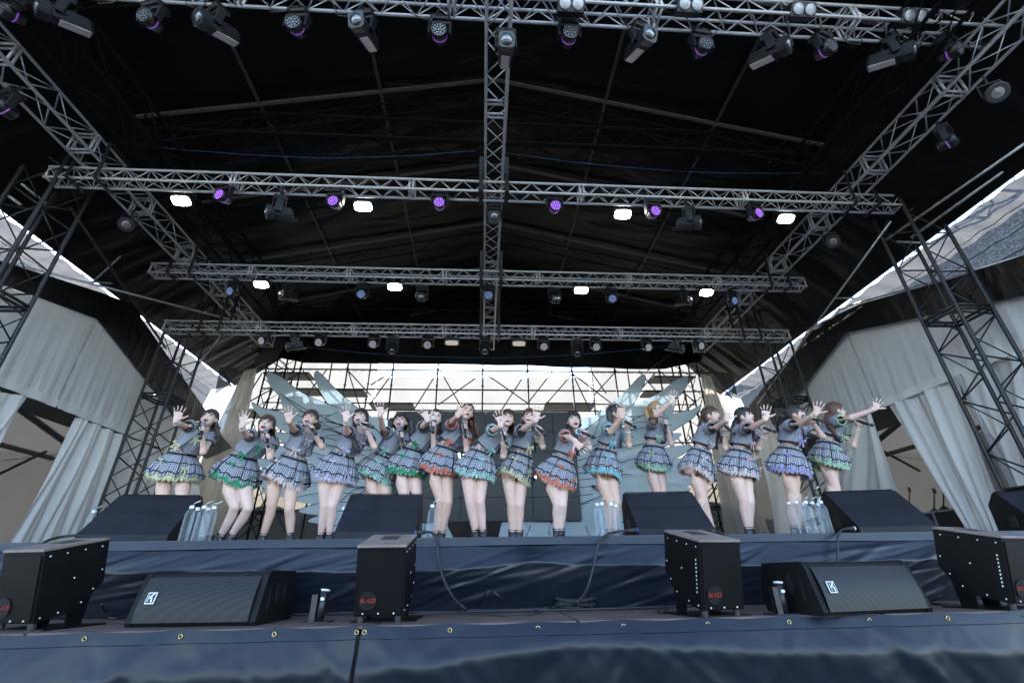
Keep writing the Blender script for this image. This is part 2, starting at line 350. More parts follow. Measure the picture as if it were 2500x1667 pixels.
for i, y in enumerate(YR):
    for s in (-1, 1):
        A, B = V((XC, y, ZR-.02)), V((XC+s*XE, y, ZE-.02)); d, a, b = basis(B-A)
        m = MB()
        M = Matrix((nrm(B-A), V((0, 1, 0)), nrm(B-A).cross(V((0, 1, 0))))).transposed()
        m.box((A+B)/2, ((B-A).length, .042, .05), M); m.build('rafter', RAFT, roof)
        m = MB(); o = V((0, .12, -.14)); o2 = V((0, .12, -.42))
        m.tube(A+o, B+o, .016, 5); m.tube(A+o2, B+o2, .016, 5); n = 20
        for k in range(n):
            p, q = A.lerp(B, k/n), A.lerp(B, (k+1)/n); m.tube(p+(o if k % 2 else o2), q+(o2 if k % 2 else o), .008, 4)
        m.build('rafter_lattice', DKALU, roof, kind='stuff')
for x in (-3.55, -1.8, 1.8, 3.55):
    m = MB(); 
    for i in range(6): m.box((XC+x, (YR[i]+YR[i+1])/2, rz(x)-.03), (.05, 1.66, .012))
    m.build('purlin', mat('purlin_dark', (.03, .028, .026), .6), roof)
def lattice(m, A, B, s, t, w, h, panel, rb, n=4):
    """zigzag braces on the four faces of a box truss"""
    L = (B-A).length; k = max(1, round(L/panel))
    for (o0, o1) in ((V((0, 0)), V((1, 0))), (V((0, 1)), V((1, 1))), (V((0, 0)), V((0, 1))), (V((1, 0)), V((1, 1)))):
        c0 = s*(w*(o0.x-.5))+t*(h*o0.y); c1 = s*(w*(o1.x-.5))+t*(h*o1.y)
        for i in range(k):
            p, q = A.lerp(B, i/k), A.lerp(B, (i+1)/k)
            a, b = (c0, c1) if i % 2 else (c1, c0); m.tube(p+a, q+b, rb, n)
def truss(name, label, cat, A, B, t, w, h, rc, rb, panel, material, joint=None, group=None, jmat=None):
    A, B, t = V(A), V(B), nrm(t); d = nrm(B-A); s = d.cross(t).normalized()
    T = thing(name, label, cat, A, group)
    for i in (-.5, .5):
        for j in (0, 1): MB().tube(A+s*w*i+t*h*j, B+s*w*i+t*h*j, rc, 12).build('chord', material, T)
    m = MB(); lattice(m, A, B, s, t, w, h, panel, rb); m.build('lattice', material, T, True, kind='stuff')
    if joint:
        L = (B-A).length; n = max(1, round(L/joint))
        for k in range(n+1):
            m = MB()
            for off in ((-.028, .028) if 0 < k < n else ((.02,) if k == 0 else (-.02,))):
                p = A+d*(L*k/n+off); c = [p+s*w*i+t*h*j for i, j in ((-.5, 0), (.5, 0), (.5, 1), (-.5, 1))]
                for q in range(4): m.tube(c[q], c[(q+1) % 4], rc*.85, 8)
            m.build('joint_frame', jmat or material, T, True)
    return T
for y, z, lb in ((4.86, 7.5, 'dark box truss spanning the roof above the second lighting truss'), (9.95, 7.5, 'dark box truss spanning the roof near its rear, behind the third lighting truss'), (11.75, 7.0, 'dark box truss across the rear end of the roof')):
    truss('roof_truss', lb, 'truss', (XC-XE, y+.2, z), (XC+XE, y+.2, z), (0, 0, 1), .4, .42, .022, .011, .42, DKALU)
for s, lb in ((-1, 'dark eave truss along the left side of the roof'), (1, 'dark eave truss along the right side of the roof')):
    truss('eave_truss', lb, 'truss', (XC+s*(XE-.35), 1.3, 7.0), (XC+s*(XE-.35), 11.5, 7.0), (0, 0, 1), .42, .42, .024, .012, .5, DKALU)
# side tarps from the eaves down to the gap line
for s, zg, lb in ((-1, 6.36, 'black tarp sloping from the left eave down to the bright gap'), (1, 6.19, 'black tarp sloping from the right eave down to the bright gap')):
    t = thing('side_tarp', lb, 'tarp', (XC+s*XE, 6, zg)); ph = rng.uniform(0, 9, 8)
    def fn(u, v):
        y = 1.2+11.2*v; x = XE-.35+(7.35-XE)*u; z = rz(x)+.1 if x <= XE else ZE+.1-(ZE+.1-zg)*(((x-XE)/(7-XE))**1.15)
        wv = .05*math.sin(y*2.1+u*2.4+ph[0])+.035*math.sin(y*5.3-u*3+ph[1])+.018*math.sin(y*11.7+u*5+ph[2])+.01*math.sin(y*23+ph[3])
        rear = max(0, (y-9)/3)
        wv += rear*(.05*math.sin(y*15+u*3+ph[4])+.03*math.sin(y*26+u*6+ph[5]))
        return V((XC*(1-u)+s*x, y, z-wv*max(0, u-.12)*1.3*math.sin(math.pi*min(1, u*.93+.06))))
    MB().grid(fn, 34, 300).build('tarpaulin', SIDEM, t, True)
    MB().tube((s*7.0, 1.2, zg+.01), (s*7.0, 12.3, zg+.01), .012, 6).build('edge_rope', TAPE, t)
    for k in range(26):      # short lacing ties across the bright gap
        y = 1.5+k*.42
        MB().tube((s*7.0, y, zg+.01), (s*7.03, y+.03, zg-.04), .005, 4).build('lacing', TAPE, t)
# netting outside the tarps
for s, lb in ((-1, 'grey shade net outside the left side of the stage, below the bright gap'), (1, 'grey shade net outside the right side of the stage, below the bright gap')):
    zg = 6.33 if s < 0 else 6.155
    nf = lambda u, v: V((s*(7.03+(.5*v/.12 if v < .12 else .5+.5*(v-.12))), 1+11.3*u, zg-.016*math.cos(u*170)*(1-v)-(.9*v if v < .12 else .108+2.3*(v-.12))))
    o = MB().grid(nf, 200, 25).build('shade_net', NETS); tag(o, lb, 'net')
    for k in range(7): MB().path([nf(i/60, .1+.11*k)+V((-s*.01, 0, .01*math.sin(i*.9+k))) for i in range(61)], .007, 5).build('net_seam', TAPE, o)
# black tarps between the side nets and the tents
def wall_poly(top, bot, X, fold, n=60, amp=.05, sd=1):
    r = np.random.default_rng(sd); ph = r.uniform(0, 9, 6)
    def interp(L, u):
        k = u*(len(L)-1); i = min(int(k), len(L)-2); f = k-i; return (L[i][0]*(1-f)+L[i+1][0]*f, L[i][1]*(1-f)+L[i+1][1]*f)
    def fn(u, v):
        a, b = interp(top, u), interp(bot, u); p = ox(a[0]*(1-v)+b[0]*v, a[1]*(1-v)+b[1]*v, X); sg = math.copysign(1, X)
        p.x += sg*(amp*math.sin(fold*u+2.6*v+ph[0])*math.sin(math.pi*v)+amp*.5*math.sin(fold*2.7*u-4*v+ph[1])*math.sin(math.pi*min(1, v*1.2)))
        return p
    return MB().grid(fn, n, 24)
o = wall_poly([(-160, 585), (60, 655), (250, 715), (335, 748), (345, 776), (420, 884), (502, 1000), (560, 1085)], [(-160, 636), (60, 715), (180, 758), (237, 779), (300, 857), (375, 951), (430, 1028), (540, 1156)], -6.96, 14, 90, .006, 3).build('hanging_tarp', SIDEM, None, True)
tag(o, 'black tarp hanging above the left tent, below the pipe', 'tarp')
o = wall_poly([(2680, 560), (2500, 622), (2330, 678), (2100, 742), (1972, 800), (1961, 824), (1933, 872), (1871, 935), (1800, 1030)], [(2680, 683), (2500, 721), (2300, 763), (2130, 799), (2066, 812), (2020, 870), (1945, 966), (1900, 1026), (1830, 1116)], 7.08, 14, 90, .006, 5).build('hanging_tarp', SIDEM, None, True)
tag(o, 'black tarp hanging above the right tent, below the pipe', 'tarp')
def pipe(px0, px1, f0, f1, r, lb, m=STEEL, name='scaffold_pipe'):
    return tag(MB().tube(f0(*px0), f1(*px1), r, 8).build(name, m, None, True), lb, 'pipe')
LX = lambda X: (lambda a, b: ox(a, b, X))
pipe((-60, 620), (622, 795), LX(-6.97), lambda a, b: oy(a, b, 9.6), .02, 'long pale pipe along the lower edge of the left side net')
pipe((2620, 590), (1872, 803), LX(7.14), lambda a, b: oy(a, b, 9.6), .02, 'long pale pipe along the lower edge of the right side net')
pipe((-10, 398), (112, 497), LX(-6.9), LX(-6.45), .022, 'upper of two slanting pipes at the far left edge', STEEL)
pipe((-10, 455), (50, 500), LX(-7.0), LX(-6.7), .022, 'lower of two slanting pipes at the far left edge', STEEL)
pipe((170, 505), (405, 850), LX(-6.3), LX(-6.75), .022, 'long diagonal pipe below the left end of the second truss', BLKSTEEL)
pipe((222, 688), (315, 694), LX(-6.9), LX(-6.9), .018, 'short level pipe clamped to the left diagonal')
pipe((225, 690), (295, 625), LX(-6.9), LX(-6.5), .014, 'short slanting brace above the left side net')
pipe((2164, 585), (2510, 345), LX(6.5), LX(6.8), .020, 'upper of two long pipes slanting to the right edge', STEEL)
pipe((2225, 580), (2510, 375), LX(6.6), LX(7.0), .020, 'lower of two long pipes slanting to the right edge', STEEL)
pipe((2175, 540), (1850, 985), LX(6.4), LX(6.9), .016, 'long diagonal pipe under the right end of the second truss', STEEL)
pipe((2010, 727), (2085, 728), LX(6.9), LX(6.9), .016, 'short level pipe beside the right bright gap')
pipe((2190, 590), (2275, 594), LX(6.5), LX(6.6), .018, 'short level pipe clamped to the right front tower')
pipe((538, 820), (465, 915), lambda a, b: oy(a, b, 9.9), lambda a, b: oy(a, b, 10.6), .022, 'slanting pipe hanging below the left end of the rear truss')
pipe((545, 905), (565, 945), lambda a, b: oy(a, b, 11), lambda a, b: oy(a, b, 11), .02, 'stub pipe at the left corner of the back scaffold', BLKSTEEL)
pipe((1765, 950), (1790, 975), lambda a, b: oy(a, b, 11), lambda a, b: oy(a, b, 11), .02, 'stub pipe at the right corner of the back scaffold', BLKSTEEL)
# ================================================================ towers
for (x, y, lb) in ((-6.25, 5.25, 'black lattice tower at the front left, beside the left tent'), (6.72, 5.25, 'black lattice tower at the front right, before the right tent'),
                   (-6.38, 9.0, 'black lattice tower at the rear left, behind the leftmost performer'), (6.55, 8.95, 'black lattice tower at the rear right, behind the rightmost performers')):
    h = .52
    truss('lattice_tower', lb, 'tower', (x-h/2*0, y-h/2, 0), (x, y-h/2, 7.15), (0, 1, 0), h, h, .026, .012, .36, BLKSTEEL, 2.4, 'black towers carrying the roof', BLKSTEEL)
# ================================================================ lighting trusses
ZT = 6.6; Z4 = 6.1; TA, TB = oz(402, 809, Z4), oz(1923, 832, Z4); TB.y = TA.y; Y4 = TA.y
def xt(p, z): return oz(*p, z).x
T1 = truss('lighting_truss', 'front aluminium truss across the top of the picture, full of fixtures', 'truss', (-7.4, 2.86, 7.2), (6.55, 2.86, 7.2), (0, 0, 1), .24, .24, .018, .008, .2, ALU, 2.3, 'aluminium lighting trusses')
T2 = truss('lighting_truss', 'second aluminium cross truss with purple lights and four flood lamps', 'truss', (-6.17, 5.09, ZT), (6.48, 5.09, ZT), (0, 0, 1), .19, .19, .019, .008, .17, ALU, 2.53, 'aluminium lighting trusses')
T3 = truss('lighting_truss', 'third aluminium cross truss with blue lights and four flood lamps', 'truss', (-6.2, 7.36, ZT), (6.42, 7.36, ZT), (0, 0, 1), .2, .2, .019, .008, .18, ALU, 1.8, 'aluminium lighting trusses')
T4 = truss('lighting_truss', 'rearmost aluminium cross truss above the back scaffold', 'truss', tuple(TA), tuple(TB), (0, 0, 1), .2, .2, .019, .008, .19, ALU, 1.85, 'aluminium lighting trusses')
truss('lighting_truss', 'left aluminium truss running from front to rear', 'truss', (-5.62, 2.3, 6.86), (-5.62, 10.9, 6.86), (0, 0, 1), .3, .3, .019, .009, .3, ALU, 1.3, 'aluminium lighting trusses')
truss('lighting_truss', 'right aluminium truss running from front to rear', 'truss', (5.84, 2.1, 6.86), (5.84, 10.9, 6.86), (0, 0, 1), .3, .3, .019, .009, .3, ALU, 1.3, 'aluminium lighting trusses')
truss('lighting_truss', 'centre aluminium truss running from front to rear', 'truss', (XC, 2.2, 6.86), (XC, 10.9, 6.86), (0, 0, 1), .26, .26, .018, .009, .27, ALU, 1.6, 'aluminium lighting trusses')
for (ty, side) in ((5.09, 'second'), (7.36, 'third'), (Y4, 'rearmost')):
    for x, nm in ((-5.62, 'left'), (5.84, 'right'), (XC, 'centre')):
        t = thing('ratchet_strap', f'pair of black straps tying the {nm} truss to the {side} cross truss', 'strap', (x, ty, ZT), 'straps between the trusses')
        for dx in (-.19, .19):
            m = MB(); w = .03; zb = 6.56 if ty < 8 else Z4-.04; L = [(-.16, zb), (.16, zb), (.16, 6.9), (.2, 7.2), (-.2, 7.2), (-.16, 6.9)]
            rs = [[V((x+dx+q, ty+a, b)) for q in (-w, w)] for a, b in L]+[[V((x+dx+q, ty+L[0][0], L[0][1])) for q in (-w, w)]]
            m.rings(rs, cap=False, closed=False); m.build('strap', TAPE, t)
# ================================================================ back of the stage
YB = 11.2
Y_ = lambda Y: (lambda a, b: oy(a, b, Y))
tag(MB().grid(lambda u, v: V((-6.3+12.8*u, 11.6+.03*math.sin(u*40), (rz(-6.4+12.8*u)+.2)*(1-v)+v*(6.70+.05*math.sin(u*5)+.25*max(0, abs(u-.5)*12.8-5)))), 90, 8).build('roof_valance', ROOFM, None, True), 'black valance hanging at the rear edge of the roof', 'drape')
# nets behind the scaffold (low in the middle, higher at both sides)
tag(MB().grid(lambda u, v: V((-3.1+6.2*u, 12.5+.04*math.sin(u*31), 6.72+.02*math.cos(u*60)-v*4.95)), 80, 6).build('back_net', NETB), 'pale grey net behind the middle of the back scaffold', 'net')
tag(MB().grid(lambda u, v: V((-7.0+3.88*u, 12.45+.05*math.sin(u*19), 7.4+.0*u-v*5.6)), 60, 6).build('back_net', NETB), 'pale grey net behind the left of the back scaffold', 'net')
tag(MB().grid(lambda u, v: V((3.12+4.0*u, 12.45+.05*math.sin(u*19), 7.4-v*5.6)), 60, 6).build('back_net', NETB), 'pale grey net behind the right of the back scaffold', 'net')
NETV = net('vertical_shade_net', (.38, .365, .325), .955, (7, 7, .25), 4., .75)
def quadnet(a, b, c, d, lb, m, nm='corner_net'):
    P = [V(q) for q in (a, b, c, d)]
    return tag(MB().grid(lambda u, v: (P[0]*(1-u)+P[1]*u)*(1-v)+(P[3]*(1-u)+P[2]*u)*v+V((0, .02*math.sin(u*25), 0)), 24, 8).build(nm, m), lb, 'net')
quadnet(oy(596, 905, 10.9), oy(628, 898, 10.9), oy(545, 1305, 10.9), oy(395, 1305, 10.9), 'tall pale net strip behind the leftmost performers', NETV)
quadnet(oy(1710, 912, 10.9), oy(1735, 918, 10.9), oy(1880, 1305, 10.9), oy(1770, 1305, 10.9), 'tall pale net strip behind the right performers', NETV)
HOARD = mat('brown_hoarding', (.042, .037, .03), .9, 0, .35, 5, .3, 30, stretch=(1, 1, 4))
for k in range(9): tag(MB().box((-7.4+1.85*k, 13.2, 2.0+.0*k), (1.84, .05, 4.0+.12*math.sin(k*2.1))).build('hoarding_sheet', HOARD), f'dark brown hoarding behind the back net, {place(k, 9)} of nine', 'hoarding', 'hoarding behind the stage')
# scaffold
sc = thing('back_scaffold', 'black pipe scaffold behind the video screen and wings', 'scaffold', (0, YB, ZS))
std = [(618, 905), (737, 886), (810, 890), (850, 890), (905, 890), (961, 890), (1070, 890), (1179, 892), (1288, 892), (1395, 893), (1442, 893), (1500, 898), (1530, 893), (1607, 893), (1655, 880), (1712, 912)]
for i, p in enumerate(std):
    a = oy(*p, YB); front = i not in (2, 4, 10, 12); y = YB if front else YB+1.1; a = oy(*p, y)
    m = MB(); m.tube(V((a.x, y, ZS)), V((a.x, y, a.z+.1)), .021, 7)
    for k in range(10): 
        z = ZS+.35+k*.47
        if z < a.z: m.lathe([(.02, -.012), (.034, -.012), (.034, .012), (.02, .012)], (a.x, y, z), (0, 0, 1), 8)
    m.build('standard', BLKSTEEL, sc, True)
def lev(y, px0, px1, py, r=.02, m=BLKSTEEL, nm='ledger'):
    a = oy(px0, py, y); b = oy(px1, py, y); z = (a.z+b.z)/2; MB().tube((a.x, y, z), (b.x, y, z), r, 7).build(nm, m, sc, True)
for py, x0, x1 in ((905, 560, 1765), (952, 640, 1720), (1002, 560, 1760), (1080, 560, 1010), (1080, 1400, 1780), (1160, 560, 960), (1160, 1420, 1790), (1245, 540, 960), (1245, 1420, 1800)):
    lev(YB+.02, x0, x1, py)
for py, x0, x1 in ((985, 640, 1700),): lev(YB+1.08, x0, x1, py, .018, BLKSTEEL)
for (a, b) in (((600, 985), (735, 910)), ((740, 905), (800, 985)), ((850, 905), (905, 965)), ((905, 985), (960, 908)), ((960, 905), (905, 940)), ((1070, 988), (1179, 910)), ((1182, 910), (1290, 985)), ((1288, 985), (1350, 905)), ((1395, 915), (1330, 990)), ((1398, 912), (1500, 990)), ((1442, 905), (1480, 960)),
               ((1505, 905), (1450, 965)), ((1530, 990), (1600, 910)), ((1610, 905), (1700, 985)), ((640, 910), (590, 990)), ((600, 1300), (700, 1130)), ((700, 1300), (620, 1150)), ((560, 1240), (660, 1080)), ((780, 1310), (850, 1170)), ((1700, 1120), (1600, 1010)), ((1790, 1240), (1680, 1060)), ((1690, 1290), (1780, 1130)), ((720, 1000), (800, 900)), ((1010, 1000), (1070, 905)), ((1075, 905), (1130, 1000)), ((1225, 1000), (1285, 908)), ((1440, 1000), (1396, 908)), ((880, 1000), (850, 905)), ((640, 1000), (690, 905)), ((1640, 1000), (1560, 905)), ((1580, 905), (1680, 835)), ((690, 900), (600, 840))):
    MB().tube(oy(*a, YB-.03), oy(*b, YB-.03), .016, 6).build('diagonal_brace', BLKSTEEL, sc, True)
for x0, x1, py in ((650, 760, 916), (700, 788, 955), (828, 892, 958), (905, 1010, 990), (560, 640, 1010), (1590, 1690, 925), (1570, 1640, 960), (1330, 1450, 990), (620, 800, 1172), (560, 700, 1250), (1650, 1760, 1170), (1690, 1800, 1240)):
    a, b = oy(x0, py, YB+.5), oy(x1, py, YB+.5); MB().box(((a.x+b.x)/2, YB+.55, a.z), (b.x-a.x, .5, .05)).build('walkway_board', BLKSTEEL, sc)
m = MB()
for k in range(60):
    x = -5.8+11.6*k/60; z = oy(1180, 905, YB).z
    m.path([V((x, YB-.03, z-.02)), V((x+.06, YB-.03, z-.05)), V((x+.13, YB-.03, z-.05)), V((x+.19, YB-.03, z-.02))], .006, 4)
m.build('lashing_rope', RUB, sc, kind='stuff')
for s, lb in ((-1, 'dark lattice mast wrapped in net at the left end of the back scaffold'), (1, 'dark lattice mast wrapped in net at the right end of the back scaffold')):
    x = -5.55 if s < 0 else 5.75
    truss('rear_mast', lb, 'mast', (x, 11.5, 0), (x, 11.5, 7.4), (0, 1, 0), .5, .5, .022, .011, .4, DKALU)
tag(MB().grid(lambda u, v: oy(630+58*u+10*math.sin(v*5), 815+65*v+(1-u)*10, 11.1), 12, 8).build('torn_cloth', NETD, None), 'dark torn cloth with holes at the left rear roof corner', 'cloth')
tag(MB().add([oy(*p, 11.0) for p in ((538, 895), (593, 898), (556, 942), (523, 965))], [(0, 1, 2, 3)]).build('corner_flap', NETD), 'dark triangular flap at the left rear corner below the tarp', 'cloth')
tag(MB().add([oy(*p, 11.0) for p in ((1738, 910), (1790, 910), (1800, 965), (1770, 948))], [(0, 1, 2, 3)]).build('corner_flap', NETD), 'dark triangular flap at the right rear corner below the tarp', 'cloth')
tag(MB().add([oy(*p, 10.6) for p in ((520, 1040), (567, 1093), (505, 1120), (470, 1100))], [(0, 1, 2, 3)]).build('dark_flap', NETD), 'dark triangular see-through cloth behind the leftmost performer', 'cloth')
BRT = sheet('sunlit_white_sheet', (.62, .60, .56), .45, .6, .5, 2.5, (1, 1, .6))
a, b, c, d = (oy(1845, 1035, 10.4), oy(1880, 1020, 10.4), oy(2010, 1310, 10.4), oy(1895, 1310, 10.4))
tag(MB().grid(lambda u, v: (a*(1-u)+b*u)*(1-v)+(d*(1-u)+c*u)*v+V((0, .05*math.sin(9*u+7*v), 0)), 24, 24).build('white_sheet', BRT, None, True), 'crumpled sunlit white sheet behind the right performers', 'cloth')
a, b, c, d = (oy(410, 1040, 10.4), oy(470, 1060, 10.4), oy(500, 1310, 10.4), oy(300, 1310, 10.4))
tag(MB().grid(lambda u, v: (a*(1-u)+b*u)*(1-v)+(d*(1-u)+c*u)*v+V((0, .05*math.sin(9*u+7*v), 0)), 24, 24).build('white_sheet', BRT, None, True), 'crumpled pale sheet behind the left monitor wedge', 'cloth')
# blue rope sagging below the rear truss
m = MB(); P0, P1, P2 = oy(715, 843, 10), oy(1180, 873, 10), oy(1640, 843, 10)
m.path([P0*(1-t)**2+(2*P1-.5*P0-.5*P2)*2*t*(1-t)+P2*t*t for t in [k/24 for k in range(25)]], .006, 5)
tag(m.build('blue_rope', mat('blue_rope_fibre', (.03, .09, .2), .8), None), 'thin blue rope sagging below the rearmost truss', 'rope')
for k, (p, q) in enumerate((((310, 352), (780, 386)), ((785, 386), (1160, 368)), ((1240, 374), (1640, 417)), ((1645, 418), (2030, 420)))):
    A, B = oy(*p, 5.0), oy(*q, 5.0); m = MB(); n = 14
    m.path([A.lerp(B, i/n)+V((0, 0, -.04*math.sin(i/n*math.pi))) for i in range(n+1)], .003, 4)
    tag(m.build('hanging_rope', bpy.data.materials['blue_rope_fibre'], None, kind=None), f'thin blue rope under the roof, {place(k, 4)} of four lengths', 'rope', 'blue ropes under the roof')
# ---------------------------------------------------------------- video screen
SCR = mat('led_panel', (.011, .013, .0145), .55, 0, .15, 30, .1, 600)
YL = 10.5; sx0, sx1 = oy(952, 1150, YL).x, oy(1412, 1150, YL).x; sz0, sz1 = 2.57, 5.03
scr = thing('video_screen', 'large dark video screen showing white letter fragments behind the performers', 'screen', ((sx0+sx1)/2, YL, sz0))
nx, nz = 8, 5
pm = None
for i in range(nx):
    for j in range(nz):
        wx, wz = (sx1-sx0)/nx, (sz1-sz0)/nz; c = V((sx0+wx*(i+.5), YL+.04, sz0+wz*(j+.5)))
        if pm is None: pm = MB().box((0, 0, 0), (wx-.006, .08, wz-.006), bev=.003).mesh('screen_panel'); pm.materials.append(SCR)
        o = link('screen_panel', pm, scr); o.location = c
m = MB().box(((sx0+sx1)/2, YL+.13, (sz0+sz1)/2), (sx1-sx0-.1, .08, sz1-sz0-.1)); m.build('back_frame', BLKSTEEL, scr)
LIT = emitm('lit_white_pixels', (1, 1, 1), .8)
for pts in (((1110, 1105), (1123, 1105), (1124, 1122), (1116, 1119), (1111, 1122)), ((1197, 1128), (1204, 1120), (1204, 1166), (1199, 1166)), ((1292, 1118), (1298, 1116), (1300, 1126), (1296, 1131), (1291, 1130)), ((1304, 1162), (1309, 1160), (1310, 1167), (1305, 1168)), ((1130, 1108), (1140, 1108), (1141, 1118), (1131, 1119))):
    MB().prism([oy(*p, YL-.006) for p in pts], (0, .004, 0)).build('lit_letter_fragment', LIT, scr)
# ---------------------------------------------------------------- wings
FEA = sheet('painted_feather_cloth', (.55, .64, .69), .5, .6, .15, 2., (1, 1, 1), 5)
FLINE = mat('black_paint_line', (.012, .014, .018), .7)
LF = [  # feather outlines of the left wing in photo pixels: (upper edge tip->root), (lower edge root->tip)
 [(770, 907), (785, 913), (820, 950), (860, 985), (905, 1020), (950, 1060), (900, 1090), (850, 1060), (812, 1000), (790, 970), (768, 925)],
 [(655, 909), (690, 922), (735, 957), (800, 986), (870, 1010), (950, 1045), (960, 1110), (860, 1075), (790, 1040), (735, 1005), (680, 965), (656, 935)],
 [(686, 963), (735, 1002), (800, 1040), (880, 1080), (955, 1100), (950, 1130), (830, 1090), (740, 1050), (700, 1015), (688, 985)],
 [(616, 983), (650, 999), (720, 1012), (800, 1045), (900, 1090), (955, 1120), (950, 1150), (830, 1105), (720, 1065), (655, 1030), (628, 1008)],
 [(668, 1058), (720, 1062), (800, 1085), (880, 1110), (960, 1135), (950, 1165), (850, 1140), (750, 1108), (700, 1085)],
 [(640, 1090), (700, 1092), (780, 1110), (870, 1130), (955, 1150), (950, 1180), (850, 1160), (760, 1140), (680, 1120)],
 [(622, 1125), (680, 1122), (770, 1136), (870, 1150), (955, 1165), (950, 1195), (850, 1180), (740, 1166), (660, 1150)],
 [(612, 1165), (690, 1150), (790, 1160), (880, 1170), (955, 1180), (950, 1215), (850, 1202), (730, 1192), (650, 1192)],
 [(640, 1200), (720, 1180), (810, 1182), (890, 1190), (958, 1200), (955, 1235), (860, 1222), (770, 1218), (700, 1215)],
 [(720, 1222), (780, 1205), (850, 1205), (910, 1212), (965, 1222), (965, 1255), (890, 1245), (810, 1238)],
 [(733, 1250), (790, 1228), (860, 1228), (920, 1235), (975, 1245), (975, 1280), (900, 1268), (820, 1262)],
 [(756, 1273), (820, 1250), (880, 1250), (940, 1258), (990, 1268), (985, 1305), (920, 1298), (840, 1285)],
 [(800, 1300), (860, 1272), (930, 1275), (1000, 1280), (1000, 1318), (930, 1320), (860, 1318)],
 [(888, 1003), (905, 1020), (950, 1030), (1000, 1060), (1000, 1120), (930, 1100), (893, 1045)],
]
LL = [[(690, 968), (760, 1008), (830, 1040), (900, 1075)], [(730, 1008), (800, 1020), (830, 1012), (800, 1030), (880, 1050)], [(700, 1040), (790, 1050), (850, 1070)], [(720, 1052), (740, 1035), (800, 1035), (870, 1050)],
      [(790, 1056), (850, 1045), (860, 1062), (800, 1070), (850, 1085)], [(740, 1080), (820, 1095), (900, 1090)], [(780, 1120), (860, 1140), (920, 1135)], [(800, 1165), (880, 1160), (830, 1185), (900, 1195)], [(835, 1229), (870, 1198), (905, 1192), (880, 1215), (930, 1235)], [(880, 1020), (930, 1060), (940, 1090)], [(860, 1108), (910, 1102), (905, 1115)]]
def spline(pts, k=5, closed=True):
    n = len(pts); out = []
    for i in range(n if closed else n-1):
        p = [pts[(i+j) % n] if closed else pts[min(max(i+j, 0), n-1)] for j in (-1, 0, 1, 2)]
        for q in range(k):
            t = q/k; out.append(tuple(.5*((2*p[1][a])+(-p[0][a]+p[2][a])*t+(2*p[0][a]-5*p[1][a]+4*p[2][a]-p[3][a])*t*t+(-p[0][a]+3*p[1][a]-3*p[2][a]+p[3][a])*t**3) for a in range(2)))
    if not closed: out.append(pts[-1])
    return out
YW = 10.75; XM = oy(1180, 1100, YW).x
for s, lb in ((-1, 'pale blue painted feather wing left of the video screen'), (1, 'pale blue painted feather wing right of the video screen')):
    T = thing('painted_wing', lb, 'wing', (s*3, YW, ZS))
    for k, F in enumerate(LF):
        off = .012*k
        P = [oy(*p, YW) for p in spline(F, 5)]
        P = [V((p.x if s < 0 else 2*XM-p.x-.05, YW-off, p.z)) for p in P]
        if s > 0: P.reverse()
        MB().prism(P, (0, .008, 0)).build('feather', FEA, T)
        m = MB(); Q = P[:len(P)*2//3]; m.path([q+V((0, -.003, 0)) for q in Q], .0065, 4); m.build('outline', FLINE, T)
    for F in LL:
        P = [oy(*p, YW) for p in spline(F, 5, False)]
        P = [V((p.x if s < 0 else 2*XM-p.x-.05, YW-.185, p.z)) for p in P]
        MB().path(P, .008, 4).build('painted_line', FLINE, T)
for k, (px, lb) in enumerate((([(1000, 1318), (1005, 1278), (1060, 1276), (1090, 1280), (1110, 1318), (1050, 1320)], 'pale blue painted cutout below the screen, leftmost of three'), ([(1215, 1318), (1225, 1275), (1290, 1272), (1345, 1275), (1345, 1318), (1280, 1320)], 'pale blue painted cutout below the screen, middle of three'), ([(1370, 1276), (1400, 1278), (1425, 1300), (1432, 1318), (1380, 1318), (1362, 1300)], 'pale blue painted cutout below the screen, rightmost of three'))):
    o = MB().prism([oy(*p, 10.6) for p in px], (0, .01, 0)).build('feather_cutout', FEA); tag(o, lb, 'cutout', 'painted cutouts below the screen')
    c = px[1]; MB().path([oy(*p, 10.59) for p in spline([(c[0]+30, c[1]+4), (c[0]+38, c[1]+26), (c[0]+58, c[1]+36), (c[0]+70, c[1]+6)], 6, False)], .007, 4).build('painted_line', FLINE, o)
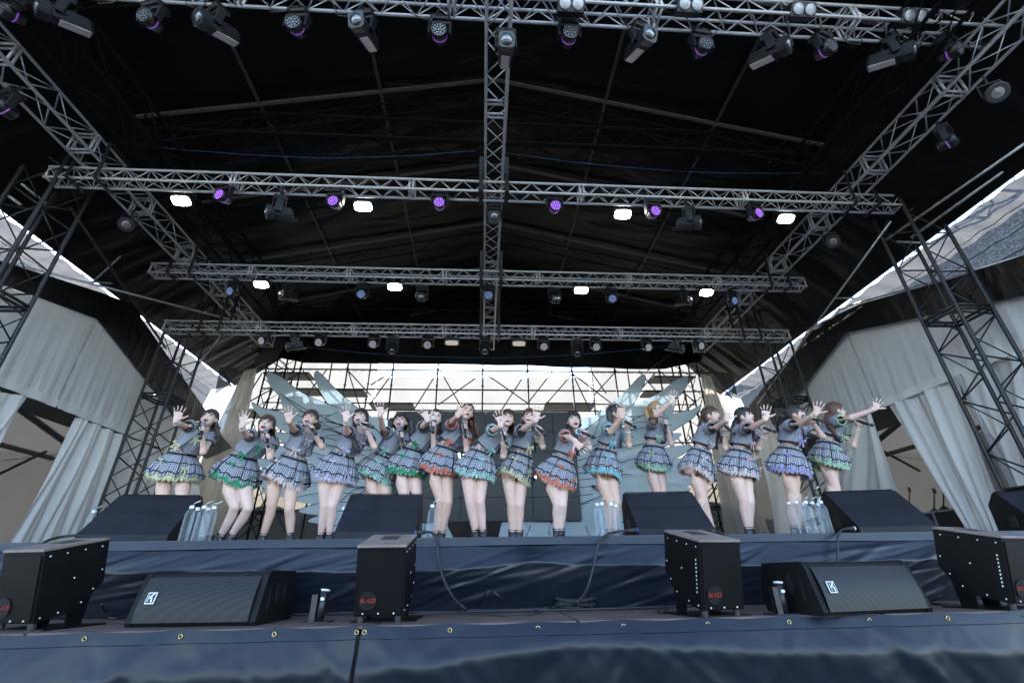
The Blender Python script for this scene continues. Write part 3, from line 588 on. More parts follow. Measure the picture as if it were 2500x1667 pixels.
# ================================================================ tents
TPOLE = mat('tent_aluminium', (.42, .43, .44), .4, .6); TDARK = mat('tent_beam', (.10, .11, .12), .5, .5)
def tent(s, X, yap, zap, y0, y1, slope, zb, name_lb, curtains, posts):
    T = thing('event_tent', name_lb, 'tent', (X, yap, 0)); th = s*.02; ph = rng.uniform(0, 9, 4)
    zt = lambda y: zap-slope*abs(y-yap)
    for (a, b) in ((y0, yap-.012), (yap+.012, y1)):
        def fn(u, v):
            y = a+(b-a)*u; z = zt(y)*(1-v)+zb*v
            return V((X+s*(.011*math.sin(19*y+2*v+ph[0]+1.5*math.sin(3.1*y))+.007*math.sin(37*y-3*v+ph[1]+2*math.sin(2.3*y))+.003*math.sin(83*y+ph[2]))*(.12+.88*v*v), y, z))
        MB().grid(fn, 150, 10).build('gable_panel', TENT, T, True)
        MB().grid(lambda u, v: V((X-s*.008+s*.011*math.sin(19*(a+(b-a)*u)+2+ph[0]+1.5*math.sin(3.1*(a+(b-a)*u))), a+(b-a)*u, zb+.10-.13*v)), 60, 2).build('hem_band', TENT, T, True)
    MB().tube((X-s*.01, yap, zb), (X-s*.01, yap, zap), .012, 6).build('centre_seam', TPOLE, T)
    D = 6
    for sg in (-1, 1):
        ye = y0 if sg < 0 else y1
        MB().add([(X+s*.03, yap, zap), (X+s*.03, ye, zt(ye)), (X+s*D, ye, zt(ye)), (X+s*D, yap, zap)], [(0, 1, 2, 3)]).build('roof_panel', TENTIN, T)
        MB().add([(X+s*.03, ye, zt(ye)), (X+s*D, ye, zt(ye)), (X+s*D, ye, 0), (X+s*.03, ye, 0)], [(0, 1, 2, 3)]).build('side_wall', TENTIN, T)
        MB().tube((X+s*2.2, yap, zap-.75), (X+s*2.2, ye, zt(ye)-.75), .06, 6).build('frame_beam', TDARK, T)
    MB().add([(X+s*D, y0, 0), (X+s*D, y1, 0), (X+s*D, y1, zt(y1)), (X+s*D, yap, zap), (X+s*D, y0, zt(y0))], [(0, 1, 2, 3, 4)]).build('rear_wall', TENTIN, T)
    MB().tube((X+s*4, y0, 4.35), (X+s*4, y1, 4.35), .06, 6).build('frame_beam', TDARK, T); MB().tube((X+s*2.2, yap+2.6, 4.0), (X+s*3.2, yap+2.9, 3.6), .03, 6).build('frame_brace', TDARK, T); MB().tube((X+s*.3, yap+1.0, 3.6), (X+s*5.5, yap+3.2, 3.7), .006, 4).build('guy_wire', TAPE, T)
    MB().tube((X+s*3.5, yap+.4, 4.2), (X+s*3.5, yap+.4, 0), .04, 6).build('frame_post', TDARK, T)
    for p, q in posts: MB().box((ox(*p, X).lerp(ox(*q, X), .5)), (.05, .07, (ox(*p, X)-ox(*q, X)).length)).build('frame_post', TPOLE, T)
    for (tl, tr, br, bl, folds) in curtains:
        A, B, C, Dd = (ox(*p, X+s*.05) for p in (tl, tr, br, bl)); h = rng.uniform(0, 9, 3)
        def fc(u, v):
            vv = v; P = (A*(1-u)+B*u)*(1-vv)+(Dd*(1-u)+C*u)*vv
            P.x += s*(.07*math.sin(folds*u+h[0]+.8*math.sin(3*v))*(.4+.6*math.sin(math.pi*min(1, .2+v)))+.025*math.sin(folds*2.9*u+4*v+h[1]))
            return P
        MB().grid(fc, 90, 30).build('curtain', TENT, T, True)
    return T
tent(-1, -7.0, 7.56, 5.8, 4.6, 12.4, .26, 4.13, 'white marquee tent left of the stage with tied-back curtain', [((192, 1018), (297, 1062), (226, 1345), (10, 1345), 22), ((-120, 930), (62, 968), (0, 1085), (-160, 1100), 16), ((306, 1064), (470, 1130), (480, 1345), (232, 1345), 18)], [((298, 1062), (226, 1320))])
tent(1, 7.2, 7.6, 5.8, 3.2, 12.2, .30, 4.17, 'white marquee tent right of the stage with draped curtains', [((2168, 990), (2335, 915), (2490, 1345), (2390, 1345), 14), ((2060, 1010), (2128, 1005), (2250, 1345), (1900, 1345), 16), ((2350, 912), (2640, 800), (2640, 1345), (2505, 1230), 14)], [((2340, 915), (2480, 1190))])
# tower shadow side: bright flap and greenery glimpsed through the right tent
LEAF = mat('leaf_green', (.06, .11, .03), .7, 0, .5, 30)
m = MB()
for k in range(260):
    p = V((14+rng.uniform(-1, 1), 8.4+rng.uniform(-1.2, 1.2), 2.6+rng.uniform(-1.5, 1.5))); d = nrm(rng.normal(size=3)); _, a, b = basis(d); q = .13; m.add([p-a*q, p+b*q*.5, p+a*q, p-b*q*.5], [(0, 1, 2, 3)])
bt = thing('garden_tree', 'leafy green tree glimpsed beyond the right tent', 'tree', (14, 8.4, 0)); m.build('crown', LEAF, bt); MB().tube((14, 8.4, 0), (14, 8.4, 2.6), .12, 8, .06).build('trunk', mat('bark', (.09, .06, .04), .9), bt)
# gear inside the right tent
case = thing('flight_case', 'black flight case with metal edges inside the right tent', 'case', (8.6, 8.4, 1.84))
MB().box((8.6, 8.4, 2.2), (.7, 1.7, .55), None, .02).build('body', PAINT, case)
for z in (1.94, 2.46): MB().box((8.245, 8.4, z), (.02, 1.7, .03)).build('edge_trim', STEEL, case)
for y in (7.57, 8.4, 9.23): MB().box((8.243, y, 2.2), (.02, .03, .52)).build('edge_trim', STEEL, case)
MB().box((8.6, 8.4, .96), (.75, 1.75, 1.9)).build('plinth', PAINT, case)
for k, (y, z) in enumerate(((8.35, 2.42), (8.15, 2.44), (8.85, 2.52))):
    g = thing('guitar', ('dark guitar leaning in the right tent, its neck up', 'second guitar neck leaning beside the first in the right tent', 'brown guitar body resting on the flight case in the right tent')[k], 'guitar', (8.35, y, z), 'guitars in the right tent')
    WOOD = mat('guitar_wood', (.16, .07, .03) if k == 2 else (.02, .02, .02), .35)
    m = MB(); m.lathe([(.001, -.02), (.1, -.02), (.11, 0), (.1, .02), (.001, .02)], (8.35, y+.1, z-.0), (1, 0, .1), 18); m.build('body', WOOD, g, True)
    MB().path([(8.33, y+.1, z+.05), (8.31, y-.02, z+.25), (8.3, y-.08, z+.36)], [.014, .012, .011], 6).build('neck', WOOD, g, True)
    MB().box((8.3, y-.1, z+.39), (.02, .05, .09)).build('headstock', WOOD, g)
# ================================================================ lamps and moving heads
CELL_P = emitm('purple_led_cells', (.36, .09, .95), .20); CELL_B = emitm('blue_led_cells', (.25, .42, 1.0), .07); CELL_W = emitm('pale_led_cells', (.8, .85, 1.0), .055); CELL_D = mat('unlit_led_cells', (.12, .13, .15), .15, .2, coat=1)
GLOWP = emitm('purple_status_ring', (.4, .08, .9), .045)
GREYPANEL = mat('grey_panel', (.50, .46, .45), .45, .2, .12, 8)
FLOOD = emitm('flood_lamp_glow', (1, .97, .97), 9); FLOODOFF = emitm('dim_flood_panel', (1, .93, .8), .06)
def fixture(kind, p, aim, label, k=1., cells=None, group=None, hang=None):
    """p = centre of the head; aim = pointing direction; hangs from a truss above"""
    p = V(p); aim = nrm(aim); up = V((0, 0, 1)); T = thing({'wash': 'wash_light', 'beam': 'beam_light', 'spot': 'spot_light'}[kind], label, 'stage light', p, group)
    flat = nrm(V((aim.x, aim.y, 0))); side = flat.cross(up).normalized(); R = .085*k if kind == 'wash' else .075*k
    yk = R+.03*k; bz = p.z+.165*k
    M = Matrix((side, flat, up)).transposed()
    MB().box((p.x, p.y, bz+.035*k), (.23*k, .17*k, .075*k), M, .015*k).build('base', PAINT, T)
    MB().box(V((p.x, p.y, bz+.04*k))+flat*.086*k, (.11*k, .004, .03*k), M).build('display', LENS, T)
    m = MB()
    for q in (-1, 1): m.box(p+side*q*yk+up*.06*k, (.028*k, .085*k, .2*k), M, .01*k)
    m.box(p+up*.148*k, (2*yk+.03*k, .09*k, .035*k), M, .01*k); m.build('yoke', PAINT, T)
    m = MB(); zt = hang or bz+.14*k
    for q in (-.07, .07):
        m.tube(p*1+side*q*k+V((0, 0, bz-p.z+.06*k)), V((p.x, p.y, zt))+side*q*k, .011*k, 6); m.lathe([(.026*k, -.014*k), (.026*k, .014*k)], V((p.x, p.y, zt))+side*q*k, side, 8)
    m.build('clamp', BLKSTEEL, T)
    d, s2, t2 = basis(aim)
    if kind == 'wash':
        h = MB().lathe([(.02*k, -.13*k), (.06*k, -.125*k), (.074*k, -.09*k), (.08*k, -.03*k), (R, .0), (R*1.02, .075*k), (R*.93, .078*k), (R*.9, .05*k), (.01, .05*k)], p, aim, 22).build('head', PAINT, T, True)
        MB().lathe([(R*.99, -.035*k), (R*1.0, -.03*k), (R*1.0, -.024*k), (R*.98, -.02*k)], p, aim, 22).build('glow_ring', GLOWP if cells is CELL_P or cells is CELL_D else PAINT, h, True)
        sp = [(0, 0)]+[(R*.42, a*60) for a in range(6)]+[(R*.74, a*30+15) for a in range(12)]
        for r, a in sp:
            c = p+d*.056*k+s2*(r*math.cos(math.radians(a)))+t2*(r*math.sin(math.radians(a)))
            MB().lathe([(.0125*k, -.006*k), (.0125*k, .004*k), (.006*k, .008*k)], c, aim, 7).build('led_cell', cells, h)
    else:
        L0, L1 = (-.27, .15) if kind == 'beam' else (-.2, .12); m = MB(); rs = []
        for x, a in ((L0, .055), (L0+.03, .072), (-.02, .078), (.05, .066), (.06, .082), (L1, .084)):
            a *= k; e = a*.3; rs.append([p+d*x*k+s2*u+t2*v for u, v in ((a, -a+e), (a, a-e), (a-e, a), (-a+e, a), (-a, a-e), (-a, -a+e), (-a+e, -a), (a-e, -a))])
        h = m.rings(rs).build('head', PAINT, T)
        MB().lathe([(.062*k, -.012*k), (.064*k, .0), (.06*k, .012*k), (.03*k, .022*k), (.003, .025*k)], p+d*L1*k, aim, 18).build('lens', LENS, h, True)
        m = MB(); nrm2 = t2 if t2.z < 0 else -t2
        Mm = Matrix((d, d.cross(nrm2).normalized(), nrm2)).transposed(); m.box(p+d*(-.13*k)+nrm2*.077*k, (.24*k, .09*k, .012*k), Mm, .004*k); m.build('cover_panel', GREYPANEL if kind == 'beam' else PAINT, h)
        m = MB()
        for q in (-1, 1): m.box(p+d*(-.02*k)+d.cross(nrm2)*q*.08*k, (.09*k, .02*k, .05*k), Mm)
        m.build('side_handle', PAINT, h)
    return T
Y1, Z1, Y2, Z2, Y3 = 2.98, 6.98, 5.09, 6.36, 7.36
wl = [(25, 30, (-.45, -1, -0.47)), (365, 48, (-.25, -1, -0.42)), (722, 64, (-.1, -1, -0.42)), (1073, 82, (0, -1, -0.42)), (1390, 88, (.05, -1, -0.42)), (1716, 115, (.12, -1, -0.37)), (2017, 120, (.3, -1, -0.37)), (2325, 125, (.4, -1, -0.47))]
for i, (x, y, a) in enumerate(wl): fixture('wash', oz(x, y, Z1-.02), a, f'round wash light on the front truss, {place(i, 8)} of eight', 1.0, CELL_D, 'wash lights on the front truss', 7.17)
bl = [(140, 38, (-.9, -1, -0.52)), (518, 62, (-.6, -1, -0.60)), (885, 72, (-.22, -1, -0.50)), (1568, 103, (.3, -1, -0.52)), (1892, 125, (.7, -1, -0.52)), (2190, 135, (.95, -1, -0.57))]
for i, (x, y, a) in enumerate(bl): fixture('beam', oz(x, y, Z1-.03), a, f'boxy beam light on the front truss, {place(i, 6)} of six', 1.05, None, 'beam lights on the front truss', 7.17)
fixture('beam', oz(1235, 118, 6.62), (.02, -1, -0.52), 'boxy beam light hanging from the centre truss at the front', 1.0, None, None, 6.84)
for i, (x, y) in enumerate(((1395, 2), (1686, 4), (1962, 16), (2232, 32))):
    c = oz(x, y, 7.5); c.y = 2.68; c = V((oy(x, y, 2.68).x, 2.68, oy(x, y, 2.68).z)); T = thing('blinder_light', f'two-lamp blinder above the front truss, {place(i, 4)} of four', 'stage light', c, 'blinder lights on the front truss')
    M = Matrix.Rotation(math.radians(40), 3, 'X'); MB().box(c+V((0, .06, 0)), (.29, .13, .16), M, .008).build('housing', PAINT, T)
    for q in (-.07, .07): MB().lathe([(.06, -.01), (.062, .006), (.056, .01), (.001, .014)], c+M@V((q, -.07, .0))+V((0, .06, 0)), M@V((0, -1, 0)), 18).build('lamp', mat('blinder_glass', (.30, .31, .34), .15, .3, coat=1, bump=.4, bscale=120), T, True)
    MB().tube(c+V((0, .1, -.05)), V((c.x, 2.75, 7.44)), .014, 6).build('bracket', BLKSTEEL, T)
# second truss
w2 = [(543, 478, (-.25, -1, -.25)), (817, 493, (-.1, -1, -.28)), (1073, 496, (0, -1, -.3)), (1355, 504, (.02, -1, -.3)), (1596, 517, (.12, -1, -.3)), (1845, 522, (.28, -1, -.28))]
for i, (x, y, a) in enumerate(w2): fixture('wash', oy(x, y+2, Y2), a, f'wash light glowing purple on the second truss, {place(i, 6)} of six', .98, CELL_P, 'purple wash lights on the second truss', 6.58)
for i, (x, y, a) in enumerate(((675, 520, (-1, -.55, -.3)), (1688, 545, (1, -.55, -.3)))): fixture('spot', oy(x, y, Y2), a, f'unlit spot light on the second truss, {("left", "right")[i]} of two', 1.05, None, 'spot lights on the second truss', 6.58)
fixture('spot', oy(1206, 530, 5.3), (0, -1, -.75), 'unlit spot light under the crossing of centre and second truss', 1.0, None, None, 6.56)
w3 = [(567, 712, (-.3, -1, -.45)), (884, 719, (-.1, -1, -.45)), (1193, 722, (0, -1, -.45)), (1493, 730, (.1, -1, -.45)), (1788, 735, (.3, -1, -.45))]
for i, (x, y, a) in enumerate(w3): fixture('wash', oy(x, y, Y3+.15), a, f'wash light with blue cells on the third truss, {place(i, 5)} of five', .98, CELL_B, 'blue wash lights on the third truss', 6.58)
for i, (x, y, a) in enumerate(((700, 722, (-.6, -1, -.5)), (1030, 725, (0, -1, -.7)), (1354, 730, (.1, -1, -.7)), (1672, 735, (.5, -1, -.5)))): fixture('spot', oy(x, y, Y3+.15), a, f'dark spot light below the third truss, {place(i, 4)} of four', 1.0, None, 'spot lights on the third truss', 6.58)
w4 = [(643, 832, (-.3, -1, -.5)), (781, 836, (-.15, -1, -.5)), (912, 840, (-.1, -1, -.5)), (1044, 842, (0, -1, -.5)), (1327, 846, (.05, -1, -.5)), (1454, 847, (.1, -1, -.5)), (1580, 848, (.2, -1, -.5)), (1708, 844, (.3, -1, -.5))]
for i, (x, y, a) in enumerate(w4): fixture('wash', oy(x, y, Y4+.1), a, f'wash light with pale cells on the rearmost truss, {place(i, 8)} of eight', 1.0, CELL_W, 'wash lights on the rearmost truss', Z4-.02)
for i, (x, y, a) in enumerate(((715, 845, (-1, -.4, -.4)), (957, 850, (.2, -.6, -1)), (1184, 850, (0, -.6, -1)), (1410, 856, (-.2, -.6, -1)), (1655, 850, (1, -.4, -.4)))): fixture('spot', oy(x, y, Y4+.1), a, f'dark spot light below the rearmost truss, {place(i, 5)} of five', 1.05, None, 'spot lights on the rearmost truss', Z4-.02)
def flood(px, Y, lit, label, w, h, group):
    c = oy(*px, Y); T = thing('flood_light', label, 'flood light', c, group); d = nrm(V((0, -.42, -.9))); M = Matrix((V((1, 0, 0)), d.cross(V((1, 0, 0))).normalized()*-1, d)).transposed()
    if M.determinant() < 0: M = Matrix((V((1, 0, 0)), d.cross(V((1, 0, 0))).normalized(), d)).transposed()
    MB().box(c-d*.028, (w+.03, h+.03, .07), M, .01).build('housing', PAINT, T)
    pl_ = [c+M@V((math.copysign(abs(math.cos(t))**.55, math.cos(t))*w*.5, math.copysign(abs(math.sin(t))**.55, math.sin(t))*h*.5, .0)) for t in [2*math.pi*k/28 for k in range(28)]]
    MB().add([q+d*.012 for q in pl_], [tuple(range(28))]).build('lamp_panel', FLOOD if lit else FLOODOFF, T)
    m = MB()
    for q in (-1, 1): m.tube(c+V((q*(w/2+.03), .03, 0)), c+V((q*(w/2+.03), .03, .14)), .008, 5)
    m.tube(c+V((-(w/2+.03), .03, .14)), c+V((w/2+.03, .03, .14)), .008, 5); m.tube(c+V((0, .03, .14)), (c.x, c.y+.0, max(c.z+.15, 6.6 if c.y < 8 else Z4)), .01, 5); m.build('bracket', BLKSTEEL, T)
F2 = [(443, 490), (887, 504), (1520, 523), (1918, 534)]; F3 = [(638, 694), (964, 700), (1419, 708), (1724, 714)]
for i, p in enumerate(F2): flood(p, Y2+.3, True, f'blazing white flood lamp under the second truss, {place(i, 4)} of four', .26, .15, 'lit flood lamps')
for i, p in enumerate(F3): flood(p, Y3+.05, True, f'blazing white flood lamp under the third truss, {place(i, 4)} of four', .26, .15, 'lit flood lamps')
for i, p in enumerate(((1103, 836), (1267, 838))): flood(p, Y4, False, f'dim flood lamp under the rearmost truss, {("left", "right")[i]} of two', .27, .13, 'dim flood lamps')
def parcan(p, aim, label):
    p = V(p); T = thing('par_light', label, 'stage light', p, 'par lights on the side trusses'); aim = nrm(aim)
    MB().lathe([(.02, -.16), (.06, -.15), (.085, -.08), (.1, .0), (.115, .03), (.115, .05), (.1, .05)], p, aim, 20).build('can', PAINT, T, True)
    MB().lathe([(.1, .03), (.1, .04), (.05, .052), (.001, .056)], p, aim, 20).build('lens', mat('par_glass', (.14, .14, .13), .12, .2, coat=1), T, True)
    m = MB(); d, s, t = basis(aim)
    for q in (-1, 1): m.tube(p+s*q*.115, p+s*q*.1+V((0, 0, .17)), .01, 5)
    m.tube(p+s*.1+V((0, 0, .17)), p-s*.1+V((0, 0, .17)), .01, 5); m.tube(p+V((0, 0, .17)), p+V((0, 0, .3)), .012, 5); m.build('yoke', BLKSTEEL, T)
parcan(ox(2430, 228, 5.84), (-.3, -.5, -.6), 'large round par light on the right truss, near the top right corner')
fixture('wash', ox(2318, 345, 5.84), (.5, -.9, .0), 'round wash light on the right truss, below the par light', .95, CELL_D)
fixture('wash', ox(8, 262, -5.62), (-.3, -.9, .1), 'round wash light on the left truss at the left picture edge', 1.0, CELL_D)
parcan(ox(310, 548, -5.66), (.35, -.6, -.55), 'dark par light on the left truss below the second truss')
parcan(ox(2032, 590, 5.9), (-.35, -.6, -.55), 'dark par light on the right truss below the second truss')
# cables looped along the front truss
for i in range(16):
    x = -6.6+i*.82+rng.uniform(-.1, .1); m = MB(); pts = [(x, 2.9+rng.uniform(-.1, .1), 7.24), (x+.08, 2.95, 7.12-rng.uniform(0, .08)), (x+.22, 2.95, 7.1-rng.uniform(0, .1)), (x+.34, 2.9, 7.26)]
    tag(m.path([V((p[0], p[1], p[2])) for p in pts], .007, 5).build('lamp_cable', RUB), f'thin black cable looping below the front truss, {place(i, 16)}', 'cable', 'cables looped on the front truss')
# ================================================================ stage gear
def text(name, s, size, loc, M, material, parent, shear=0.):
    c = bpy.data.curves.new(name, 'FONT'); c.body = s; c.size = size; c.align_x = 'CENTER'; c.align_y = 'CENTER'; c.shear = shear; c.extrude = .0008; c.materials.append(material)
    tmp = bpy.data.objects.new('tmp', c); S.collection.objects.link(tmp); bpy.context.view_layer.update()
    me = bpy.data.meshes.new_from_object(tmp.evaluated_get(bpy.context.evaluated_depsgraph_get())); bpy.data.objects.remove(tmp)
    o = link(name, me, parent); o.matrix_parent_inverse = Matrix.Translation(-parent_loc(parent)); o.matrix_basis = Matrix.Translation(loc) @ M.to_4x4()
    return o
def flame(p, yaw, label, w=.29, h=.37, dp=.36, tilt=13):
    p = V(p); T = thing('flame_machine', label, 'flame machine', p, 'flame machines on the lower platform')
    Rz = Matrix.Rotation(math.radians(yaw), 3, 'Z'); Rx = Matrix.Rotation(math.radians(tilt), 3, 'X'); M = Rz @ Rx
    W = lambda q: p+M@V(q)+V((0, 0, .035))
    sh = -.0
    poly = [(0, 0), (dp*.62, 0), (dp, .13), (dp, h), (0, h)]      # side profile: depth, height
    m = MB(); n = len(poly); m.prism([W((-w/2, a, b)) for a, b in poly], M@V((w, 0, 0))); m.build('cabinet', MACH, T)
    MB().box(W((0, dp/2-.005, h+.008)), (w+.006, dp+.012, .016), M, .003).build('lid', MACHTOP, T)
    MB().box(W((.0, dp*.62, h+.0165)), (.105, .12, .004), M).build('nozzle_opening', TAPE, T)
    MB().box(W((0, -.004, h/2-.005)), (w*.9, .008, h*.93), M, .003).build('front_plate', MACH, T)
    c = W((-w*.22, -.012, .085)); b = MB().lathe([(.052, -.002), (.052, .002)], c, M@V((0, -1, 0)), 24).build('badge', SPKD, T)
    Mt = M @ Matrix.Rotation(math.radians(90), 3, 'X')
    text('badge_lettering', 'BLAZE', .032, W((-w*.22, -.0155, .085)), Mt, RED, b, .3)
    for sx in (-1, 1):
        for (a, bb) in ((.03, .02), (.12, .02), (.03, h-.03), (.12, h-.03), (.22, h-.03), (.32, h-.03), (dp-.02, .2), (.24, .04), (.3, .1), (.18, .19)):
            MB().lathe([(.0052, -.002), (.0045, .002), (.001, .003)], W((sx*w/2, a, bb)), M@V((sx, 0, 0)), 6).build('rivet', WHITE, T)
        for k in range(9): MB().box(W((sx*(w/2+.0015), .035, .09+k*.022)), (.003, .006, .01), M).build('vent_slot', WHITE if sx < 0 else MACH, T)
    for k in range(3): MB().lathe([(.0055, -.002), (.0045, .003), (.001, .004)], W((-.09+k*.09, -.009, .016)), M@V((0, -1, 0)), 6).build('rivet', WHITE, T)
    for sx in (-1, 1):
        m = MB(); base = p.z+.001; a, b = W((sx*(w/2-.02), dp*.55, .0)), W((sx*(w/2-.02), dp*.9, .12)); q = [a, V((a.x, a.y, base)), V((b.x, b.y, base)), b]; m.prism(q, M@V((-sx*.012, 0, 0))); m.build('rear_stand', MACH, T)
    for sx in (-1, 1):
        a = W((sx*(w/2-.035), .03, 0)); MB().lathe([(.018, 0), (.02, (a.z-p.z)*.5), (.014, a.z-p.z+.004)], (a.x, a.y, p.z), (0, 0, 1), 10).build('rubber_foot', RUB, T)
    MB().box(p+Rz@V((.02, .2, .004)), (w+.08, .36, .006), Rz).build('base_plate', MACH, T)
    return T
fl = [((-2.62, 3.14, ZP), -14, 'flame machine at the left edge, beside the left floor speaker'), ((-.60, 3.13, ZP), -2, 'flame machine left of centre, next to the lacing slit'),
      ((1.42, 3.02, ZP), 12, 'flame machine right of centre, before the stage monitor'), ((3.34, 3.02, ZP), 17, 'flame machine at the right edge, beside the right floor speaker')]
for p, y, lb in fl: flame(p, y, lb)
# perforated floor speakers on the lower platform
def grille_mat():
    m, N, L, P = new('perforated_grille'); tc = N.new('ShaderNodeTexCoord'); v = N.new('ShaderNodeTexVoronoi'); v.inputs['Scale'].default_value = 120; v.inputs['Randomness'].default_value = .0
    L.new(tc.outputs['Object'], v.inputs['Vector']); cr = N.new('ShaderNodeValToRGB'); L.new(v.outputs['Distance'], cr.inputs[0]); cr.color_ramp.elements[0].position = .36; cr.color_ramp.elements[1].position = .46
    cr.color_ramp.elements[0].color = (.003, .003, .003, 1); cr.color_ramp.elements[1].color = (.016, .016, .018, 1); P.inputs['Specular IOR Level'].default_value = .25; L.new(cr.outputs[0], P.inputs['Base Color']); P.inputs['Roughness'].default_value = .45
    b = N.new('ShaderNodeBump'); b.inputs['Strength'].default_value = .6; b.inputs['Distance'].default_value = .004; L.new(cr.outputs[0], b.inputs['Height']); L.new(b.outputs[0], P.inputs['Normal']); return m
GRL = grille_mat()
def floor_speaker(p, yaw, label, L=.78):
    p = V(p); T = thing('floor_speaker', label, 'speaker', p, 'perforated floor speakers on the lower platform'); R = Matrix.Rotation(math.radians(yaw), 3, 'Z')
    prof = [(.0, .0), (-.012, .02), (.045, .250), (.058, .272), (.085, .285), (.40, .28), (.46, .10), (.44, .0)]     # depth, height
    W = lambda x, a, b: p+R@V((x, a, b))
    m = MB(); m.prism([W(-L/2+.03, a*.97+.006, b*.97+.004) for a, b in prof], R@V((L-.06, 0, 0))); m.build('cabinet', SPKD, T)
    for s in (-1, 1):
        e = MB(); e.prism([W(s*(L/2-.035), a, b) for a, b in prof], R@V((s*.035, 0, 0))); c = e.build('end_cheek', SPKD, T)
        for k in range(2):
            h = MB(); cc = W(s*(L/2+.001), .19+.085*k, .16); rs = []
            ax = R@V((0, 1, 0)); h2 = []
            for q in range(16): th = 2*math.pi*q/16; h2.append(cc+ax*(.026*math.cos(th))+V((0, 0, (.055 if abs(math.sin(th)) > .3 else .05)*math.sin(th))))
            h.prism(h2, R@V((s*.003, 0, 0))); h.build('hand_hole', TAPE, c)
        h = MB(); cc = W(s*(L/2+.001), .1, .13); h.box(cc, (.004, .014, .12), R).build('slot', TAPE, c)
    d = V((0, .057, .232)); n = V((0, -.232, .057)).normalized()
    m = MB()
    def gf(u, v):
        bow = .012*math.sin(math.pi*v); a = -.012+.057*v; b = .02+.232*v; q = V((-L/2+.04+(L-.08)*u, a, b))+n*(.006+bow); return p+R@q
    m.grid(gf, 20, 12); m.build('grille', GRL, T, True)
    Mf = R @ Matrix((V((1, 0, 0)), nrm(d), n)).transposed()
    c = p+R@(V((-L/2+.11, -.012+.057*.52, .02+.232*.52))+n*.024)
    bd = MB().box(c, (.056, .062, .004), Mf, .0015).build('badge', WHITE, T); MB().box(c+Mf@V((0, 0, .0028)), (.044, .05, .002), Mf).build('badge_inner', TAPE, bd)
    for (q, sz, rt) in (((.004, .012, .005), (.008, .034, .002), -38), ((.009, -.010, .005), (.008, .026, .002), 12), ((-.012, .0, .005), (.003, .04, .002), 0)):
        MB().box(c+Mf@V(q), sz, Mf @ Matrix.Rotation(math.radians(rt), 3, 'Z')).build('badge_stroke', WHITE, bd)
    return T
floor_speaker((-1.67, 3.17, ZP), -5, 'perforated floor speaker with white badge, left of centre', .76)
floor_speaker((2.34, 2.98, ZP), 10, 'perforated floor speaker with white badge, right of centre', .80)
# confetti tubes
for k, (p, lb) in enumerate((((-.98, 3.24, ZP), 'upright black tube device taped on a steel plate, left of centre'), ((1.80, 3.06, ZP), 'upright black tube device taped on a steel plate, right of centre'))):
    p = V(p); T = thing('confetti_tube', lb, 'device', p, 'confetti tubes on the platform')
    MB().box(p+V((0, .02, .004)), (.16, .12, .006)).build('base_plate', BLKSTEEL, T); MB().tube(p+V((.01, 0, .005)), p+V((.022, .01, .17)), .026, 14).build('tube', PAINT, T, True)
    MB().box(p+V((-.026, .0, .075)), (.034, .05, .145)).build('control_box', PAINT, T); MB().tube(p+V((.0216, .0098, .165)), p+V((.0225, .0105, .176)), .0275, 14).build('foil_tape', WHITE, T, True)
    MB().box(p+V((.02, -.02, .125)), (.02, .012, .016)).build('sticker', WHITE, T)
# stage monitor wedges on the upper stage
def monitor(p, yaw, label, w=.63, cut=None):
    p = V(p); T = thing('stage_monitor', label, 'speaker', p, 'stage monitor wedges'); R = Matrix.Rotation(math.radians(yaw), 3, 'Z'); W = lambda x, a, b: p+R@V((x, a, b))
    prof = [(.03, 0), (0, .012), (0, .062), (.012, .072), (.36, .40), (.40, .405), (.52, .30), (.54, 0)]
    MB().prism([W(-w/2, a, b) for a, b in prof], R@V((w, 0, 0))).build('cabinet', SPK, T)
    for s in (-1, 1):
        c = MB().prism([W(s*w/2, a, b) for a, b in prof], R@V((s*.006, 0, 0))).build('side_panel', SPKD, T)
        MB().box(W(s*(w/2+.008), .3, .12), (.006, .09, .1), R, .002).build('handle_cup', TAPE, c); MB().box(W(s*(w/2+.012), .3, .15), (.008, .1, .012), R).build('handle_bar', PAINT, c)
    m = MB()
    for k in range(46): m.box(W(-w/2+.01+k*(w-.02)/45, .385, .409), (.006, .02, .012), R)
    m.build('grille_edge', SPKD, T, kind='stuff')
    MB().box(W(0, .2, .251), (w-.02, .004, .003), R).build('panel_seam', SPKD, T)
    return T
mon = [((-2.80, 4.02, ZS), 7, 'stage monitor wedge at the left, before the leftmost performer'), ((-.86, 4.02, ZS), 2, 'stage monitor wedge left of centre'), ((1.62, 4.02, ZS), -4, 'stage monitor wedge right of centre'), ((3.58, 4.02, ZS), -9, 'stage monitor wedge at the right, beside the big bottle cluster'), ((5.42, 4.1, ZS), -14, 'stage monitor wedge cut off by the right picture edge')]
for p, y, lb in mon: monitor(p, y, lb)
# bottles
WATER, N_, L_, P_ = new('clear_water'); P_.inputs['Base Color'].default_value = (.70, .78, .84, 1); P_.inputs['Roughness'].default_value = .08; P_.inputs['Specular IOR Level'].default_value = .8
_lw = N_.new('ShaderNodeLayerWeight'); _lw.inputs[0].default_value = .35; _mr = N_.new('ShaderNodeMapRange'); _mr.inputs[3].default_value = .03; _mr.inputs[4].default_value = .38; L_.new(_lw.outputs['Facing'], _mr.inputs[0])
_tp = N_.new('ShaderNodeBsdfTransparent'); _tp.inputs[0].default_value = (.93, .95, .97, 1); _mx = N_.new('ShaderNodeMixShader'); L_.new(_mr.outputs[0], _mx.inputs[0]); L_.new(_tp.outputs[0], _mx.inputs[1]); L_.new(P_.outputs[0], _mx.inputs[2]); L_.new(_mx.outputs[0], N_['Material Output'].inputs[0])
BLAB = mat('bottle_label', (.45, .52, .58), .4)
